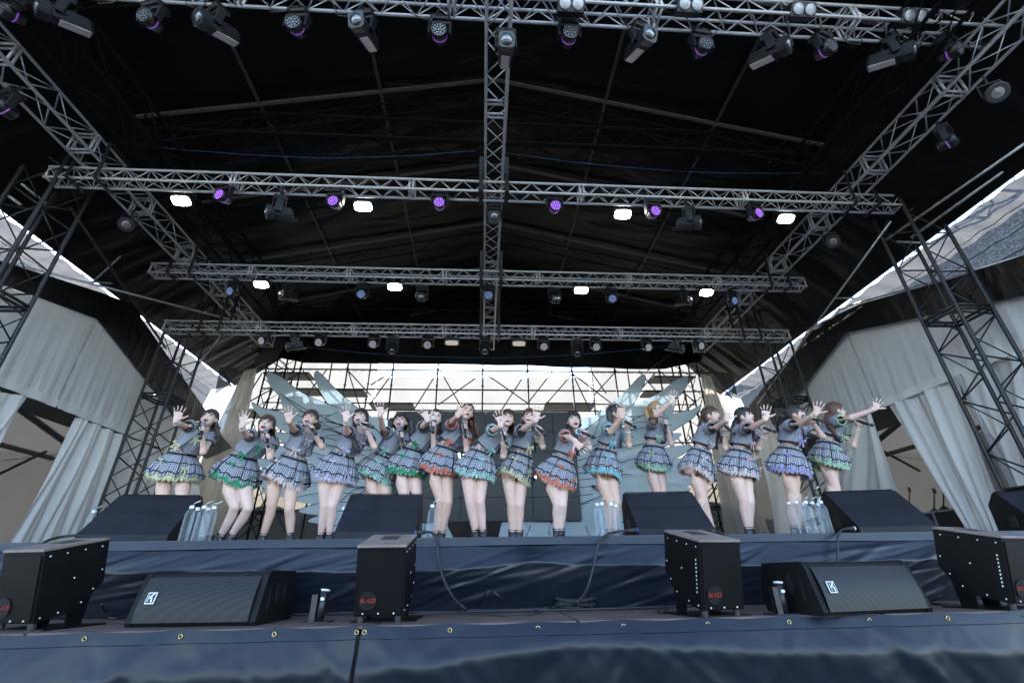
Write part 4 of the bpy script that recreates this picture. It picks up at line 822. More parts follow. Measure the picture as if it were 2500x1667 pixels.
def bottle(p, label, group, straw, lean=0):
    p = V(p); T = thing('water_bottle', label, 'bottle', p, group)
    pr = [(.034, 0), (.037, .006)]
    for k in range(7): z = .02+k*.024; pr += [(.037, z), (.0340, z+.012)]
    pr += [(.037, .195), (.034, .218), (.018, .245), (.0145, .25), (.0145, .262)]
    MB().lathe(pr, p, (0, 0, 1), 14).build('bottle_body', WATER, T, True)
    MB().lathe([(.017, .254), (.018, .257), (.018, .276), (.016, .279), (.002, .28)], p, (0, 0, 1), 14).build('cap', WHITE, T, True)
    if straw: 
        a = straw; MB().path([p+V((0, 0, .275)), p+V((.012*a, 0, .297)), p+V((.06*a, -.01, .312+.01*abs(lean)))], .0032, 6).build('straw', WHITE, T, True)
def bset(pts, Y, lab, grp):
    for i, (px, dy, st) in enumerate(pts):
        q = oy(px, 1314, Y+dy); bottle((q.x, Y+dy, ZS+.004), lab(i, len(pts)), grp, st, rng.uniform(0, 1))
bset([(447, 0, 1), (463, .12, 0), (478, .02, 1), (490, .14, 1), (503, .05, 1)], 4.1, lambda i, n: f'water bottle right of the leftmost monitor, {place(i, n)} of five', 'bottles beside the left monitor')
bset([(206, .25, 1)], 4.1, lambda i, n: 'single water bottle behind the left end of the leftmost monitor', None)
bset([(829, .22, 0)], 4.05, lambda i, n: 'single water bottle at the left end of the second monitor', None)
bset([(1051, .05, 1)], 4.1, lambda i, n: 'single water bottle at the right end of the second monitor', None)
bset([(1466, .05, 0), (1478, .0, .4), (1501, .03, .2), (1512, .15, 0)], 4.1, lambda i, n: f'water bottle left of the third monitor, {place(i, n)} of four', 'bottles beside the third monitor')
bset([(1950, .05, 0), (1968, .0, .4), (1985, .12, 0), (1992, .0, .5), (2008, .05, .8), (2022, .16, .4), (2030, .0, .2)], 4.1, lambda i, n: f'water bottle in the cluster left of the fourth monitor, {place(i, n)} of seven', 'bottles beside the fourth monitor')
bset([(1727, .5, .3)], 4.1, lambda i, n: 'single water bottle peeking out behind the third monitor', None)
# cables
BLUEP = mat('blue_connector', (.02, .07, .32), .4)
def cable(pts, r, label, plug=None):
    P = [V(p) for p in pts]; n = len(P); Q = []
    for i in range(n-1):
        p = [P[max(i-1, 0)], P[i], P[i+1], P[min(i+2, n-1)]]
        for q in range(7):
            t = q/7; Q.append(.5*((2*p[1])+(-p[0]+p[2])*t+(2*p[0]-5*p[1]+4*p[2]-p[3])*t*t+(-p[0]+3*p[1]-3*p[2]+p[3])*t**3))
    Q.append(P[-1])
    T = thing('power_cable', label, 'cable', P[-1]); MB().path(Q, r, 7).build('cord', RUB, T, True)
    if plug: d = nrm(Q[1]-Q[0]); MB().tube(Q[0]-d*.02, Q[0]+d*.05, r*1.9, 10).build('connector', RUB, T, True); MB().tube(Q[0]-d*.03, Q[0]-d*.015, r*2, 10).build('connector_ring', plug, T, True)
F = lambda px, py: oz(px, py, ZP+.012)
A = lambda px, py, Y: oy(px, py, Y)
cable([A(1022, 1300, 4.0), A(1052, 1299, 3.95), A(1066, 1318, 3.8), A(1070, 1360, 3.76), A(1082, 1410, 3.72), A(1105, 1455, 3.68), A(1133, 1483, 3.6), F(1150, 1489), F(1250, 1488), F(1330, 1486)], .0095, 'black cable falling from the second monitor to the platform', BLUEP)
cable([A(1548, 1294, 4.0), A(1515, 1296, 3.95), A(1478, 1306, 3.8), A(1460, 1330, 3.76), A(1447, 1390, 3.72), A(1432, 1440, 3.68), A(1408, 1470, 3.55), F(1390, 1478), F(1330, 1484)], .0095, 'black cable falling from the third monitor to the platform', BLUEP)
cable([A(1735, 1296, 4.0), A(1765, 1302, 3.9), A(1777, 1320, 3.8), A(1779, 1345, 3.76), A(1779, 1400, 3.74), A(1779, 1450, 3.74)], .009, 'black cable dropping behind the third flame machine', WHITE)
cable([A(2080, 1290, 4.0), A(2058, 1292, 3.95), A(2047, 1305, 3.8), A(2045, 1340, 3.76), A(2044, 1385, 3.72), A(2046, 1470, 3.7)], .009, 'black cable falling from the fourth monitor behind the right floor speaker', WHITE)
cable([A(200, 1305, 4.0), A(150, 1310, 3.95), A(110, 1322, 3.8), A(88, 1345, 3.78), A(75, 1380, 3.78), A(70, 1450, 3.78)], .01, 'black cable falling from the leftmost monitor at the left')
cable([A(2262, 1290, 4.1), A(2300, 1296, 4.0), A(2330, 1312, 3.82), A(2345, 1360, 3.8), A(2350, 1450, 3.8)], .009, 'black cable falling beside the right flame machine')
cable([F(1005, 1495), F(1060, 1493), F(1120, 1492), F(1160, 1484), A(1185, 1450, 3.6), A(1200, 1443, 3.6), A(1220, 1455, 3.6), F(1260, 1476), F(1330, 1482), F(1420, 1480)], .008, 'black cable arching over the platform before the upper skirt')
cable([F(700, 1500), F(800, 1497), F(900, 1496), F(1010, 1494), F(1200, 1491), F(1400, 1487), F(1600, 1482), F(1700, 1478)], .008, 'long black cable lying along the foot of the upper skirt')
cable([F(640, 1496), F(760, 1500), F(850, 1493), F(960, 1500), F(1100, 1496), F(1240, 1500), F(1320, 1494), F(1300, 1488)], .006, 'thin black cable winding over the platform plywood')
cable([A(1650, 1440, 3.3), F(1640, 1468), F(1622, 1490), F(1610, 1492), F(1606, 1484), F(1620, 1480), F(1560, 1482), F(1450, 1486)], .007, 'black cable with a small coil beside the third flame machine')
cable([A(248, 1475, 3.4), F(262, 1500), F(275, 1508), F(330, 1503), F(400, 1500)], .007, 'black cable trailing behind the left flame machine')
cable([A(2320, 1430, 3.4), A(2290, 1460, 3.4), F(2262, 1470), F(2300, 1474), F(2340, 1472)], .007, 'black cable trailing behind the right flame machine')
T = thing('coiled_cable', 'heap of coiled black cable on the platform, centre right', 'cable', F(1405, 1482)); c = F(1405, 1483)
for k in range(9):
    rx, ry = rng.uniform(.10, .15), rng.uniform(.05, .085); ph = rng.uniform(0, 6); zz = .008+k*.006
    pts = [c+V((rx*math.cos(2*math.pi*a/28)+.01*math.sin(k*2), ry*math.sin(2*math.pi*a/28), zz+.01*math.sin(2*math.pi*a/28*2+ph))) for a in range(29)]
    MB().path(pts, .0065, 6).build('cable_loop', RUB, T, True)
m = tag(MB().box(F(1330, 1478)+V((0, 0, .01)), (.03, .03, .012)).build('connector_block', BRASS), 'small brass-coloured connector on the cables at centre', 'connector')
# ================================================================ performers
OFF = dict(A=(330, 940), B=(830, 940), C=(1280, 940), D=(1680, 940))
SKIN = mat('skin', (.60, .405, .335), .5, 0, .05, 9, .03, 200, .35, sub=.12)
SKINS = [SKIN, mat('skin_fair', (.63, .445, .375), .5, 0, .06, 9, .03, 200, .35, sub=.12), mat('skin_warm', (.57, .375, .295), .48, 0, .06, 9, .03, 200, .35, sub=.12), mat('skin_rosy', (.615, .415, .35), .5, 0, .06, 9, .03, 200, .35, sub=.12)]
GIN = gingham('navy_gingham', (.006, .010, .04), (.46, .475, .52), .024)
GINJ = gingham('navy_gingham_jacket', (.008, .012, .04), (.42, .435, .475), .019)
GINF = gingham('navy_gingham_fine', (.006, .010, .04), (.38, .395, .43), .015)
BLK = mat('black_cloth', (.008, .009, .013), .7); BOOTM = mat('black_leather', (.012, .013, .016), .32, 0, .3, 20, .15, 60)
MICB = mat('microphone_body', (.02, .028, .045), .3, .3); MICH = mat('microphone_grille', (.16, .24, .31), .45, .5, .2, 200, .5, 500)
EYEM = mat('eye_dark', (.02, .014, .012), .25); LIP = mat('lip_red', (.42, .10, .10), .4); MOUTHM = mat('mouth_inside', (.10, .015, .018), .5); TEETH = mat('teeth', (.78, .76, .72), .3); PEARL = mat('pearl', (.8, .78, .74), .25, .1)
COL = dict(yellow=(.74, .73, .42), green=(.02, .38, .17), pink=(.80, .66, .66), lavender=(.62, .55, .74), mint=(.30, .64, .54), coral=(.78, .22, .14), aqua=(.38, .70, .64), sky=(.25, .66, .72), lime=(.42, .72, .45), lilac=(.42, .38, .74), rose=(.78, .50, .55))
CM = {k: sheet('ribbon_'+k, tuple(c*.8 for c in v), .25, .7, .2, 9) for k, v in COL.items()}
TUL = {}
def tulle(k):
    if k not in TUL:
        m, N, L, P = new('tulle_'+k); P.inputs['Base Color'].default_value = tuple(min(1, .45+.6*c) for c in COL[k])+(1,); P.inputs['Alpha'].default_value = .45; P.inputs['Roughness'].default_value = .9; TUL[k] = m
    return TUL[k]
HAIRC = dict(black=(.014, .010, .009), dark=(.034, .019, .013), brown=(.075, .032, .018), blond=(.34, .20, .09), auburn=(.05, .022, .014))
HM = {}
for k, c in HAIRC.items():
    HM[k] = mat('hair_'+k, c, .38, 0, .45, 30, .5, 60, .5, stretch=(3, 3, .5))
def solve(parent, px, py, L, near=True):
    d = ray(px, py).normalized(); o = EYE-parent; b = o.dot(d); c = o.dot(o)-L*L; D = b*b-c
    if D < 0: q = EYE+d*(-b); return parent+nrm(q-parent)*L
    return EYE+d*(-b-math.sqrt(D) if near else -b+math.sqrt(D))
def limb(m, pts, rad, n=10):
    m.path(pts, rad, n)
    for p, r in zip(pts, rad): m.ell(p, Matrix.Diagonal((r, r, r)), n, 6)
def ellA(m, c, r, f, u, a): m.ell(c, Matrix((r*a[0], f*a[1], u*a[2])).transposed(), 14, 10)
def bow(parent, c, out, up, k, matl, name='bow'):
    out, up = nrm(out), nrm(up); s = out.cross(up).normalized(); up = s.cross(out); m = MB(); c = V(c)+out*.008
    for q in (-1, 1):
        A = c; m.add([A, A+s*q*.04*k+up*.022*k+out*.006, A+s*q*.045*k+up*.0+out*.012, A+s*q*.04*k-up*.016*k+out*.004], [(0, 1, 2), (0, 2, 3)])
        m.add([A, A+s*q*.012*k-up*.0, A+s*q*.035*k-up*.065*k+out*.004, A+s*q*.016*k-up*.07*k], [(0, 1, 2, 3)])
    m.ell(c, Matrix.Diagonal((.009*k, .009*k, .009*k)), 6, 4)
    return m.build(name, matl, parent)
BODIES = []
def frame_at(i, pts):  # tangent
    return nrm(pts[min(i+1, len(pts)-1)]-pts[max(i-1, 0)])
def performer(idx, crop, K, Y0, yaw, pitch, hairc, style, trim, petti, label, miclabel, mouth=1.0, bangs=True, front_open=True, sleeve_trim=False):
    ox0, oy0 = OFF[crop]; P2 = lambda p: (ox0+p[0]/3.92, oy0+p[1]/3.92)
    at = lambda p, Y: oy(*P2(p), Y)
    hip = at(K['hip'], Y0); waist = at(K['waist'], Y0-.03); neck = at(K['neck'], Y0-.10); head = at(K['head'], Y0-.15); chin = at(K['chin'], Y0-.15)
    T = thing('person', label, 'person', (hip.x, Y0, ZS), 'performers lined up on the upper stage')
    # shoulders
    a, b = at(K['sR'], Y0-.1), at(K['sL'], Y0-.1); lat = (b-a).length; W = .30
    dz = math.sqrt(max(0, W*W-lat*lat))*.5 if lat < W else .02
    dz = min(dz, .12)
    sR, sL = at(K['sR'], Y0-.1-dz), at(K['sL'], Y0-.1+dz*.8)
    eR = solve(sR, *P2(K['eR']), .25); wR = solve(eR, *P2(K['wR']), .225)
    tipd = at(K['tip'], wR.y)-at(K['wR'], wR.y); hd = nrm(tipd)
    eL = solve(sL, *P2(K['eL']), .25)
    # head frame
    yw = math.radians(yaw); f = nrm(V((math.sin(yw), -math.cos(yw), pitch))); u = nrm(head-chin); u = nrm(u-f*u.dot(f)); r = u.cross(f)*-1
    if r.dot(RT) < 0: r = -r
    hc = head
    H = lambda x, y, z: hc+r*x+f*y+u*z
    m = MB()
    ellA(m, H(0, -.008, .022), r, f, u, (.073, .088, .086)); ellA(m, H(0, .022, -.030), r, f, u, (.060, .060, .070)); ellA(m, H(0, .045, -.082), r, f, u, (.026, .026, .024)); ellA(m, H(0, .02, -.065), r, f, u, (.045, .045, .035))
    limb(m, [H(0, .078, .008), H(0, .09, -.022)], [.008, .012], 8)
    for q in (-1, 1): ellA(m, H(q*.073, -.005, -.012), r, f, u, (.012, .018, .028))
    limb(m, [H(0, -.012, -.05), (H(0, -.015, -.07)+neck)/2, neck], [.046, .044, .05])
    # torso
    ax = nrm(neck-waist); lt = nrm(sL-sR); fr_ = nrm(lt.cross(ax)); 
    if fr_.y > 0: fr_ = -fr_
    hl = nrm(V((lt.x, lt.y*.6, 0))*1.0)
    bl = V((hl.x, hl.y, 0)).normalized()
    mid = (sR+sL)/2
    limb(m, [sR, mid*.5+neck*.5-ax*.035, sL], [.042, .045, .042])
    for q in (-1, 1):
        c1 = neck-ax*.13+lt*q*.055; limb(m, [neck-ax*.06+lt*q*.045, c1, waist+ax*.05+lt*q*.042, waist+lt*q*.042, hip+bl*q*.07, hip+bl*q*.08-V((0, 0, .06))], [.045, .072, .066, .066, .085, .085])
    # arms
    limb(m, [sR, eR, wR], [.046, .037, .024]); 
    # raised hand with five fingers
    tocam = nrm(EYE-wR); pn = nrm(tocam-hd*tocam.dot(hd)); ld = nrm(hd.cross(pn)); g = 1.02
    palm = wR+hd*.012
    for off, sp, ln, rr in ((.030, 15, .070, .0085), (.0095, 3, .078, .0088), (-.0105, -9, .072, .0085), (-.029, -23, .056, .0075)):
        bse = palm+hd*.082*g*(1-.08*abs(off)/.03)+ld*off*g; limb(m, [palm+ld*off*.5*g, bse], [.017, .0135], 8)
        sa = math.radians(sp); fd = nrm(hd*math.cos(sa)+ld*math.sin(sa)); k1 = bse+fd*ln*.5*g; k2 = bse+(fd*.97+pn*.16)*ln*g
        limb(m, [bse, k1, k2], [rr*1.08, rr, rr*.82], 8)
    tb = palm+hd*.028+ld*.03*g; limb(m, [palm+hd*.012, tb, tb+nrm(hd*.45+ld)*.036*g+pn*.006, tb+nrm(hd*.62+ld)*.066*g+pn*.012], [.018, .0145, .0105, .0085], 8)
    # microphone and the hand that grips it
    mouthp = H(0, .088, -.05)
    mh = at(K['mh'], 1); d_ = nrm(mh-EYE); mh = EYE+d_*((mouthp-EYE).dot(d_)); mh = mh+nrm(EYE-mh)*.03
    mt = solve(mh, *P2(K['mt']), .24); ma = nrm(mt-mh)
    hcn = mh+ma*.095; inw = nrm(eL-hcn); inw = nrm(inw-ma*inw.dot(ma)*.6); side = nrm(inw-ma*inw.dot(ma)); nn = ma.cross(side)
    wL = hcn+nrm(side*.6+nrm(eL-hcn))*.075
    limb(m, [sL, eL, wL], [.046, .036, .024]); limb(m, [wL, hcn+side*.034], [.024, .03]); limb(m, [hcn+side*.034-ma*.03, hcn+side*.034+ma*.03], [.02, .018])
    for q in range(4):
        c = hcn+ma*(-.03+.02*q); pts = [c+(side*math.cos(t)+nn*math.sin(t))*.027 for t in (-.3, .7, 1.6, 2.5, 3.3)]; limb(m, pts, [.0105, .0098, .0095, .009, .008], 8)
    limb(m, [hcn+side*.03-ma*.02, hcn+side*.005-nn*.028-ma*.03, hcn-side*.012-nn*.026-ma*.042], [.014, .011, .009], 8)
    # legs
    down = V((0, 0, -1)); ankles = []
    for q, leg in zip((-1, 1), K['legs']):
        hp = hip+bl*q*.085-V((0, 0, .03))
        if leg[0] is None: kn = V((hp.x, Y0-.06, ZS+.43))
        else: kn = at(leg[0], Y0-.07); kn.z = max(ZS+.36, kn.z)
        if leg[1] is None: an = V((kn.x, Y0, ZS+.10))
        else: an = at(leg[1], Y0); an.z = ZS+.10
        th = (hp+kn)/2+V((0, -.012, 0)); ca = kn*.68+an*.32+V((0, .018, 0)); ankles.append((an, kn))
        limb(m, [hp, th, kn, ca, an*.85+kn*.15, an-V((0, 0, .05))], [.085, .074, .05, .050, .034, .034], 12)
    me = m.mesh('body', True); me.materials.append(SKINS[idx % 4]); bo = link('body', me, T)
    md = bo.modifiers.new('r', 'REMESH'); md.mode = 'VOXEL'; md.voxel_size = .0068; md.use_smooth_shade = True
    ms = bo.modifiers.new('s', 'SMOOTH'); ms.iterations = 3; ms.factor = .5; BODIES.append(bo)
    # face
    for q in (-1, 1):
        e = MB(); ellA(e, H(q*.029, .0755, .004), r, f, u, (.0105, .0055, .0036)); e.build('eye', EYEM, bo, True)
        e = MB(); e.path([H(q*.014, .081, .021), H(q*.03, .079, .026), H(q*.044, .07, .021)], [.0016, .002, .0012], 5); e.build('eyebrow', EYEM, bo)
        e = MB(); e.path([H(q*.016, .079, .008), H(q*.029, .082, .0118), H(q*.043, .072, .006)], [.0016, .0028, .0022], 5); e.build('eyelash', EYEM, bo)
    e = MB(); ellA(e, H(0, .0755, -.056), r, f, u, (.026, .010, .009+.012*mouth)); mo = e.build('lips', LIP, bo, True)
    if mouth > .2:
        e = MB(); ellA(e, H(0, .079, -.057), r, f, u, (.021, .0095, .004+.013*mouth)); e.build('open_mouth', MOUTHM, mo, True)
        e = MB(); ellA(e, H(0, .0815, -.050+.003*mouth), r, f, u, (.0185, .0085, .0045)); e.build('teeth', TEETH, mo, True)
    # hair
    hr = HM[hairc]; m = MB(); C = H(0, -.014, .022); sd = rng.uniform(0, 9)
    longb = {'bob': .09, 'long': .22, 'loose': .14}.get(style, .0)
    def hairf(i, j, nu=48, nv=16):
        az = 2*math.pi*i; ca = math.cos(az); lim = 3 if bangs else 20
        s0 = abs(((az+math.pi) % (2*math.pi))-math.pi); sd_ = math.degrees(s0)
        if sd_ < 48: low = lim-6*math.sin(az*9+sd)-4*math.sin(az*23+sd)
        elif sd_ < 78: low = lim+(sd_-48)/30*(-50-lim)
        else: low = -58
        if style in ('bun', 'pony', 'twin', 'lowpony', 'braids') and 66 < sd_ < 108: low = 4-6*math.sin((sd_-66)/42*math.pi)+(0 if sd_ < 98 else -(sd_-98)*6)
        el = math.radians(90-(90-low)*j); ss = 1+.016*math.sin(az*19+sd)+.012*math.sin(az*41+2*sd)
        rad = math.cos(el) if el > -.2 else math.cos(.2)
        p = C+(r*(.087*math.sin(az))+f*(.102*ca))*rad*ss+u*(.100*math.sin(el)*(1+.01*math.sin(az*13)))
        if longb and sd_ > 62 and j > .6: p = p-u*longb*((j-.6)/.4)**1.2*(1+.12*math.sin(az*11+sd))+r*K.get('blow', 0)*((j-.6)/.4)**1.5*.6-f*.02*((j-.6)/.4)
        return p
    m.grid(hairf, 60, 18); ho = m.build('hair', hr, T, True)
    def tail(pts, rads, nm='hair_tail', lump=0):
        n = len(pts); Q, Rr = [], []
        for i in range(n-1):
            for k in range(5): t = k/5; Q.append(pts[i]*(1-t)+pts[i+1]*t); rv = rads[i]*(1-t)+rads[i+1]*t; Rr.append(rv*(1+lump*math.sin((i*5+k)*1.6)))
        Q.append(pts[-1]); Rr.append(rads[-1]); mm = MB(); mm.path(Q, Rr, 9)
        for s in range(5): o = V(rng.normal(size=3))*.011; mm.path([q+o*min(1, i/len(Q)*2) for i, q in enumerate(Q)], [x*.42 for x in Rr], 6)
        mm.build(nm, hr, ho, True)
    dn = V((0, 0, -1)); bw = K.get('blow', 0)
    if style == 'braids':
        for q in (-1, 1): p = H(q*.07, -.03, -.03); tail([p, p+dn*.06+r*q*.03, p+dn*.12+r*(q*.02+.02), p+dn*.18+r*(q*.01+.03)], [.02, .026, .02, .008], 'braid', .25)
    elif style == 'bun': p = H(K.get('bx', .06), -.10 if K.get('bx', .06) > 0 else -.125, K.get('bz', -.03)); m2 = MB(); ellA(m2, p, r, f, u, (.05, .045, .046)); m2.build('hair_bun', hr, ho, True)
    elif style == 'sidebraid': p = H(-.06, -.02, -.04); tail([p, p+dn*.1-f*-.05, p+dn*.2+r*.03+f*.07, p+dn*.31+r*.07+f*.06, p+dn*.38+r*.12+f*.05], [.026, .026, .024, .03, .012], 'braid', .18)
    elif style == 'frontbraid': p = H(-.05, -.01, -.06); tail([p, p+dn*.08+f*.07, p+dn*.18+f*.09+r*.04, p+dn*.26+r*.10+f*.06], [.024, .026, .028, .012], 'braid', .15)
    elif style == 'twin':
        for q in (-1, 1): p = H(q*.075, -.03, .045); tail([p, p+r*q*.045+dn*.02, p+r*(q*.05+.01)+dn*.11, p+r*(q*.045+.02)+dn*.22, p+r*(q*.03+.04)+dn*.30], [.024, .036, .034, .026, .008], 'twin_tail')
    elif style == 'pony': p = H(-.01, -.09, .05); tail([p, p-r*.05-f*.02+u*.005, p-r*.07+dn*.08, p-r*.06+dn*.2, p-r*.05+dn*.26], [.022, .03, .032, .024, .006], 'pony_tail')
    elif style == 'lowpony': cf = V((-.35, -1, 0)); p = H(-.02, -.095, -.01); tail([p, p+dn*.08-f*.05+cf*.03, p+dn*.18-f*.055+cf*.07, p+dn*.29-f*.03+cf*.08], [.045, .048, .04, .01], 'pony_tail'); p = H(.05, .0, -.05); tail([p, p+dn*.1+r*.02, p+dn*.22+r*.05, p+dn*.32+r*.06], [.018, .022, .018, .006], 'hair_lock')
    elif style == 'long' or style == 'loose':
        for q in range(5): p = H(.05+.008*q, -.05-.012*q, -.04-.01*q); L = .24 if style == 'long' else .13; tail([p, p+dn*L*.3+r*(bw*.4+.01), p+dn*L*.65+r*(bw*.8+.012*q), p+dn*L*(.9+.05*q)+r*(bw+.02*q)], [.03, .034, .026, .006], 'hair_lock')
    # ---- clothes
    cm = CM[trim]; tl = (neck-waist).length
    def torso(v, th, pad=0):
        # v 0 neckline .. 1 jacket hem
        prof = [(0, .058, .058), (.08, .10, .07), (.2, .148, .092), (.4, .146, .112), (.7, .138, .114), (1, .148, .122)]
        k = 0
        while k < len(prof)-2 and v > prof[k+1][0]: k += 1
        p, q = prof[k], prof[k+1]; t = (v-p[0])/(q[0]-p[0]); t = min(max(t, 0), 1); A = p[1]*(1-t)+q[1]*t+pad; B = p[2]*(1-t)+q[2]*t+pad
        c = neck+ax*.01-ax*(tl*.72+.01)*v
        s = c+lt*(A*math.sin(th))+fr_*(B*math.cos(th)); w_ = .006*math.sin(th*9+v*5+idx)*v+.004*math.sin(th*17+idx)*v
        return s+(s-c).normalized()*w_
    gap = .42 if front_open else .08
    def jk(i, j):
        th = gap*(.25+.75*j)*.9+(2*math.pi-2*gap*(.25+.75*j)*.9)*i; p = torso(j, th)
        fl = max(0, math.cos(th))*j*j*.045*(1 if front_open else .2); return p+fr_*fl
    MB().grid(jk, 44, 14, lambda i, j: (i*1.02, j*.36)).build('jacket', GINJ, T, True)
    MB().grid(lambda i, j: torso(.55+.52*j, 2*math.pi*i, -.012), 30, 6).build('black_bandeau', BLK, T, True)
    MB().grid(lambda i, j: torso(.2+.86*j, -.75+1.5*i, -.006), 12, 8, lambda i, j: (i*.3, j*.3)).build('inner_top', GINF, T, True)
    # collar ribbon and bows
    MB().path([torso(.06+.10*abs(math.sin(t/2)) if False else .07, t, .006) for t in [gap*.5+(2*math.pi-gap)*k/22 for k in range(23)]], .0065, 5).build('collar_trim', cm, T, True)
    dnT = -ax
    bow(T, torso(.30, .12, .02)+fr_*.012, fr_, ax, .9, cm); bow(T, torso(.88, -.55+.2*math.sin(idx), .04), fr_-lt*.3, ax, 1.05, cm)
    for (s, e, w) in ((sR, eR, 'R'), (sL, eL, 'L')):
        d = nrm(e-s); _, a_, b_ = basis(d, ax); st = s-d*.035+(s-neck)*.02
        pr = [(0, .058), (.03, .068), (.07, .072), (.11, .066), (.135, .052)]
        def slv(i, j):
            k = j*(len(pr)-1); q = min(int(k), len(pr)-2); t = k-q; h, R = pr[q][0]*(1-t)+pr[q+1][0]*t, pr[q][1]*(1-t)+pr[q+1][1]*t
            th = 2*math.pi*i; R *= 1+.03*math.sin(th*10)*math.sin(math.pi*j); return st+d*h+a_*R*math.cos(th)+b_*R*math.sin(th)
        MB().grid(slv, 26, 8, lambda i, j: (i*.42, j*.15)).build('sleeve', GINJ, T, True)
        MB().path([st+d*.135+a_*(.053*math.cos(t))+b_*(.053*math.sin(t)) for t in [2*math.pi*k/18 for k in range(19)]], .009 if sleeve_trim else .005, 5).build('sleeve_cuff', cm if sleeve_trim else BLK, T, True)
    o = nrm(sL-neck); bow(T, sL+(eL-sL)*.35+V((0, -.06, 0))+o*.02, fr_+o*.5, ax, 1.0, cm)
    if idx % 2 == 0: bow(T, sR+ax*.06, nrm(ax-V((0, .5, 0))), V((0, 0, 1)), .9, cm)
    # skirt
    sa = nrm(nrm(waist-hip)*.55+V((0, 0, 1))*.45); s0 = waist+ax*.0; sx = nrm(bl-sa*bl.dot(sa)); sf = sx.cross(sa)
    if sf.y > 0: sf = -sf
    SL = K.get('sk', .30)*.80; HR = K.get('hr', .315)*.78; ph1 = rng.uniform(0, 6)
    def sk(th, v, pad=0, n=13, amp=.02, flat=.82):
        R = .125+(HR-.125)*(1-(1-min(v, 1.3))**1.7 if v <= 1 else 1+.35*(v-1))+pad
        R += amp*v*math.sin(n*th+ph1)+amp*.5*v*math.sin((2*n+3)*th+1.7*ph1)
        dz = -SL*v-.012*v*math.sin(n*th+ph1+1)+.02*v*math.cos(th*2+ph1)
        return s0+sa*dz+sx*(R*math.sin(th))+sf*(R*flat*math.cos(th))
    MB().grid(lambda i, j: sk(2*math.pi*i, j), 110, 12, lambda i, j: (i*1.7, j*.32)).build('skirt', GIN, T, True)
    MB().grid(lambda i, j: sk(2*math.pi*i, -.09+.11*j, .006+.014*(1-j), 22, .0)+V((0, 0, .008*math.sin(2*math.pi*i*17)*(1-j)))+(sx*math.sin(2*math.pi*i)+sf*math.cos(2*math.pi*i))*.008*math.sin(2*math.pi*i*17)*(1-j), 90, 3, lambda i, j: (i*.9, j*.05)).build('waist_ruffle', GIN, T, True)
    MB().grid(lambda i, j: sk(2*math.pi*i, .0+.09*j, .009, 13, .004), 60, 2).build('waistband', BLK, T, True)
    for v0, nm in ((.40, 'upper_trim'), (.80, 'lower_trim')):
        MB().grid(lambda i, j: sk(2*math.pi*i, v0+.055*j, .006), 110, 1).build(nm, BLK, T, True)
    for th in (-.9, .25, 1.6): MB().grid(lambda i, j: sk(th+(.07-.025*j)*(i-.5), .08+.92*j, .006), 1, 12).build('vertical_trim', BLK, T)
    MB().grid(lambda i, j: sk(2*math.pi*i, .80+.34*j, -.014+.004*j, 43, .006), 240, 5).build('petticoat', CM[petti], T, True)
    MB().grid(lambda i, j: sk(2*math.pi*i, .8+.38*j, -.03+.006*j, 29, .008), 150, 4).build('tulle_layer', tulle(petti), T, True)
    for th, v in ((-.6+.25*math.sin(idx*2.1), .36), (.45+.3*math.sin(idx*1.3), .66)):
        p = sk(th, v, .012); bow(T, p, p-(s0-sa*SL*v), sa, .8, cm)
    # boots
    for an, kn in ankles:
        fd = nrm(V((math.sin(yw)*.6, -math.cos(yw), 0))); b = V((an.x, an.y, ZS+.006)); m = MB(); up = nrm(kn-an)
        m.path([an+up*.055, an+up*.03, an-V((0, 0, .03)), b+V((0, .012, .03)), b+V((0, .012, .002))], [.047, .046, .043, .046, .045], 12)
        m.path([b+fd*-.03+V((0, 0, .035)), b+fd*.05+V((0, 0, .04)), b+fd*.12+V((0, 0, .03)), b+fd*.17+V((0, 0, .022))], [.036, .04, .034, .014], 12)
        bt = m.build('boot', BOOTM, T, True); MB().box(b+fd*.06+V((0, 0, .004)), (.08, .25, .018), Matrix.Rotation(math.atan2(-fd.x, fd.y), 3, 'Z'), .005).build('sole', RUB, bt)
        MB().path([an+up*.03+fd*.05+V((-.02, 0, 0)), an+fd*.055+V((.018, 0, 0)), an-up*.02+fd*.062+V((-.016, 0, 0)), an-up*.04+fd*.075+V((.014, 0, 0))], .003, 4).build('lace', BLK, bt)
    # bracelet
    if idx % 3 != 2: 
        d, a_, b_ = basis(wL-eL); c = wL-d*.025; m = MB()
        for k in range(16): t = 2*math.pi*k/16; m.ell(c+a_*.03*math.cos(t)+b_*.03*math.sin(t), Matrix.Diagonal((.0055,)*3), 6, 4)
        m.build('pearl_bracelet', PEARL, T, True)
    if idx in (0, 1, 3, 14):
        d, a_, b_ = basis(wR-eR); c = wR-d*.02; m = MB()
        for k in range(16): t = 2*math.pi*k/16; m.ell(c+a_*.03*math.cos(t)+b_*.03*math.sin(t), Matrix.Diagonal((.0055,)*3), 6, 4)
        m.build('pearl_bracelet', PEARL, T, True)
    # the microphone is a thing of its own
    M_ = thing('microphone', miclabel, 'microphone', hcn, 'handheld microphones')
    MB().path([mh+ma*.03, mh+ma*.05, mh+ma*.2, mh+ma*.235, mh+ma*.245], [.021, .0175, .0165, .018, .012], 12).build('handle', MICB, M_, True)
    MB().lathe([(.004, -.03), (.017, -.026), (.025, -.008), (.0255, .008), (.023, .024), (.021, .032)], mh, ma, 16).build('grille_head', MICH, M_, True)
    MB().lathe([(.0235, .024), (.0245, .028), (.0235, .033)], mh, ma, 16).build('collar_ring', STEEL, M_, True)
    MB().lathe([(.0178, .0), (.0178, .008)], mh+ma*.205, ma, 12).build('base_ring', BRASS, M_, True)
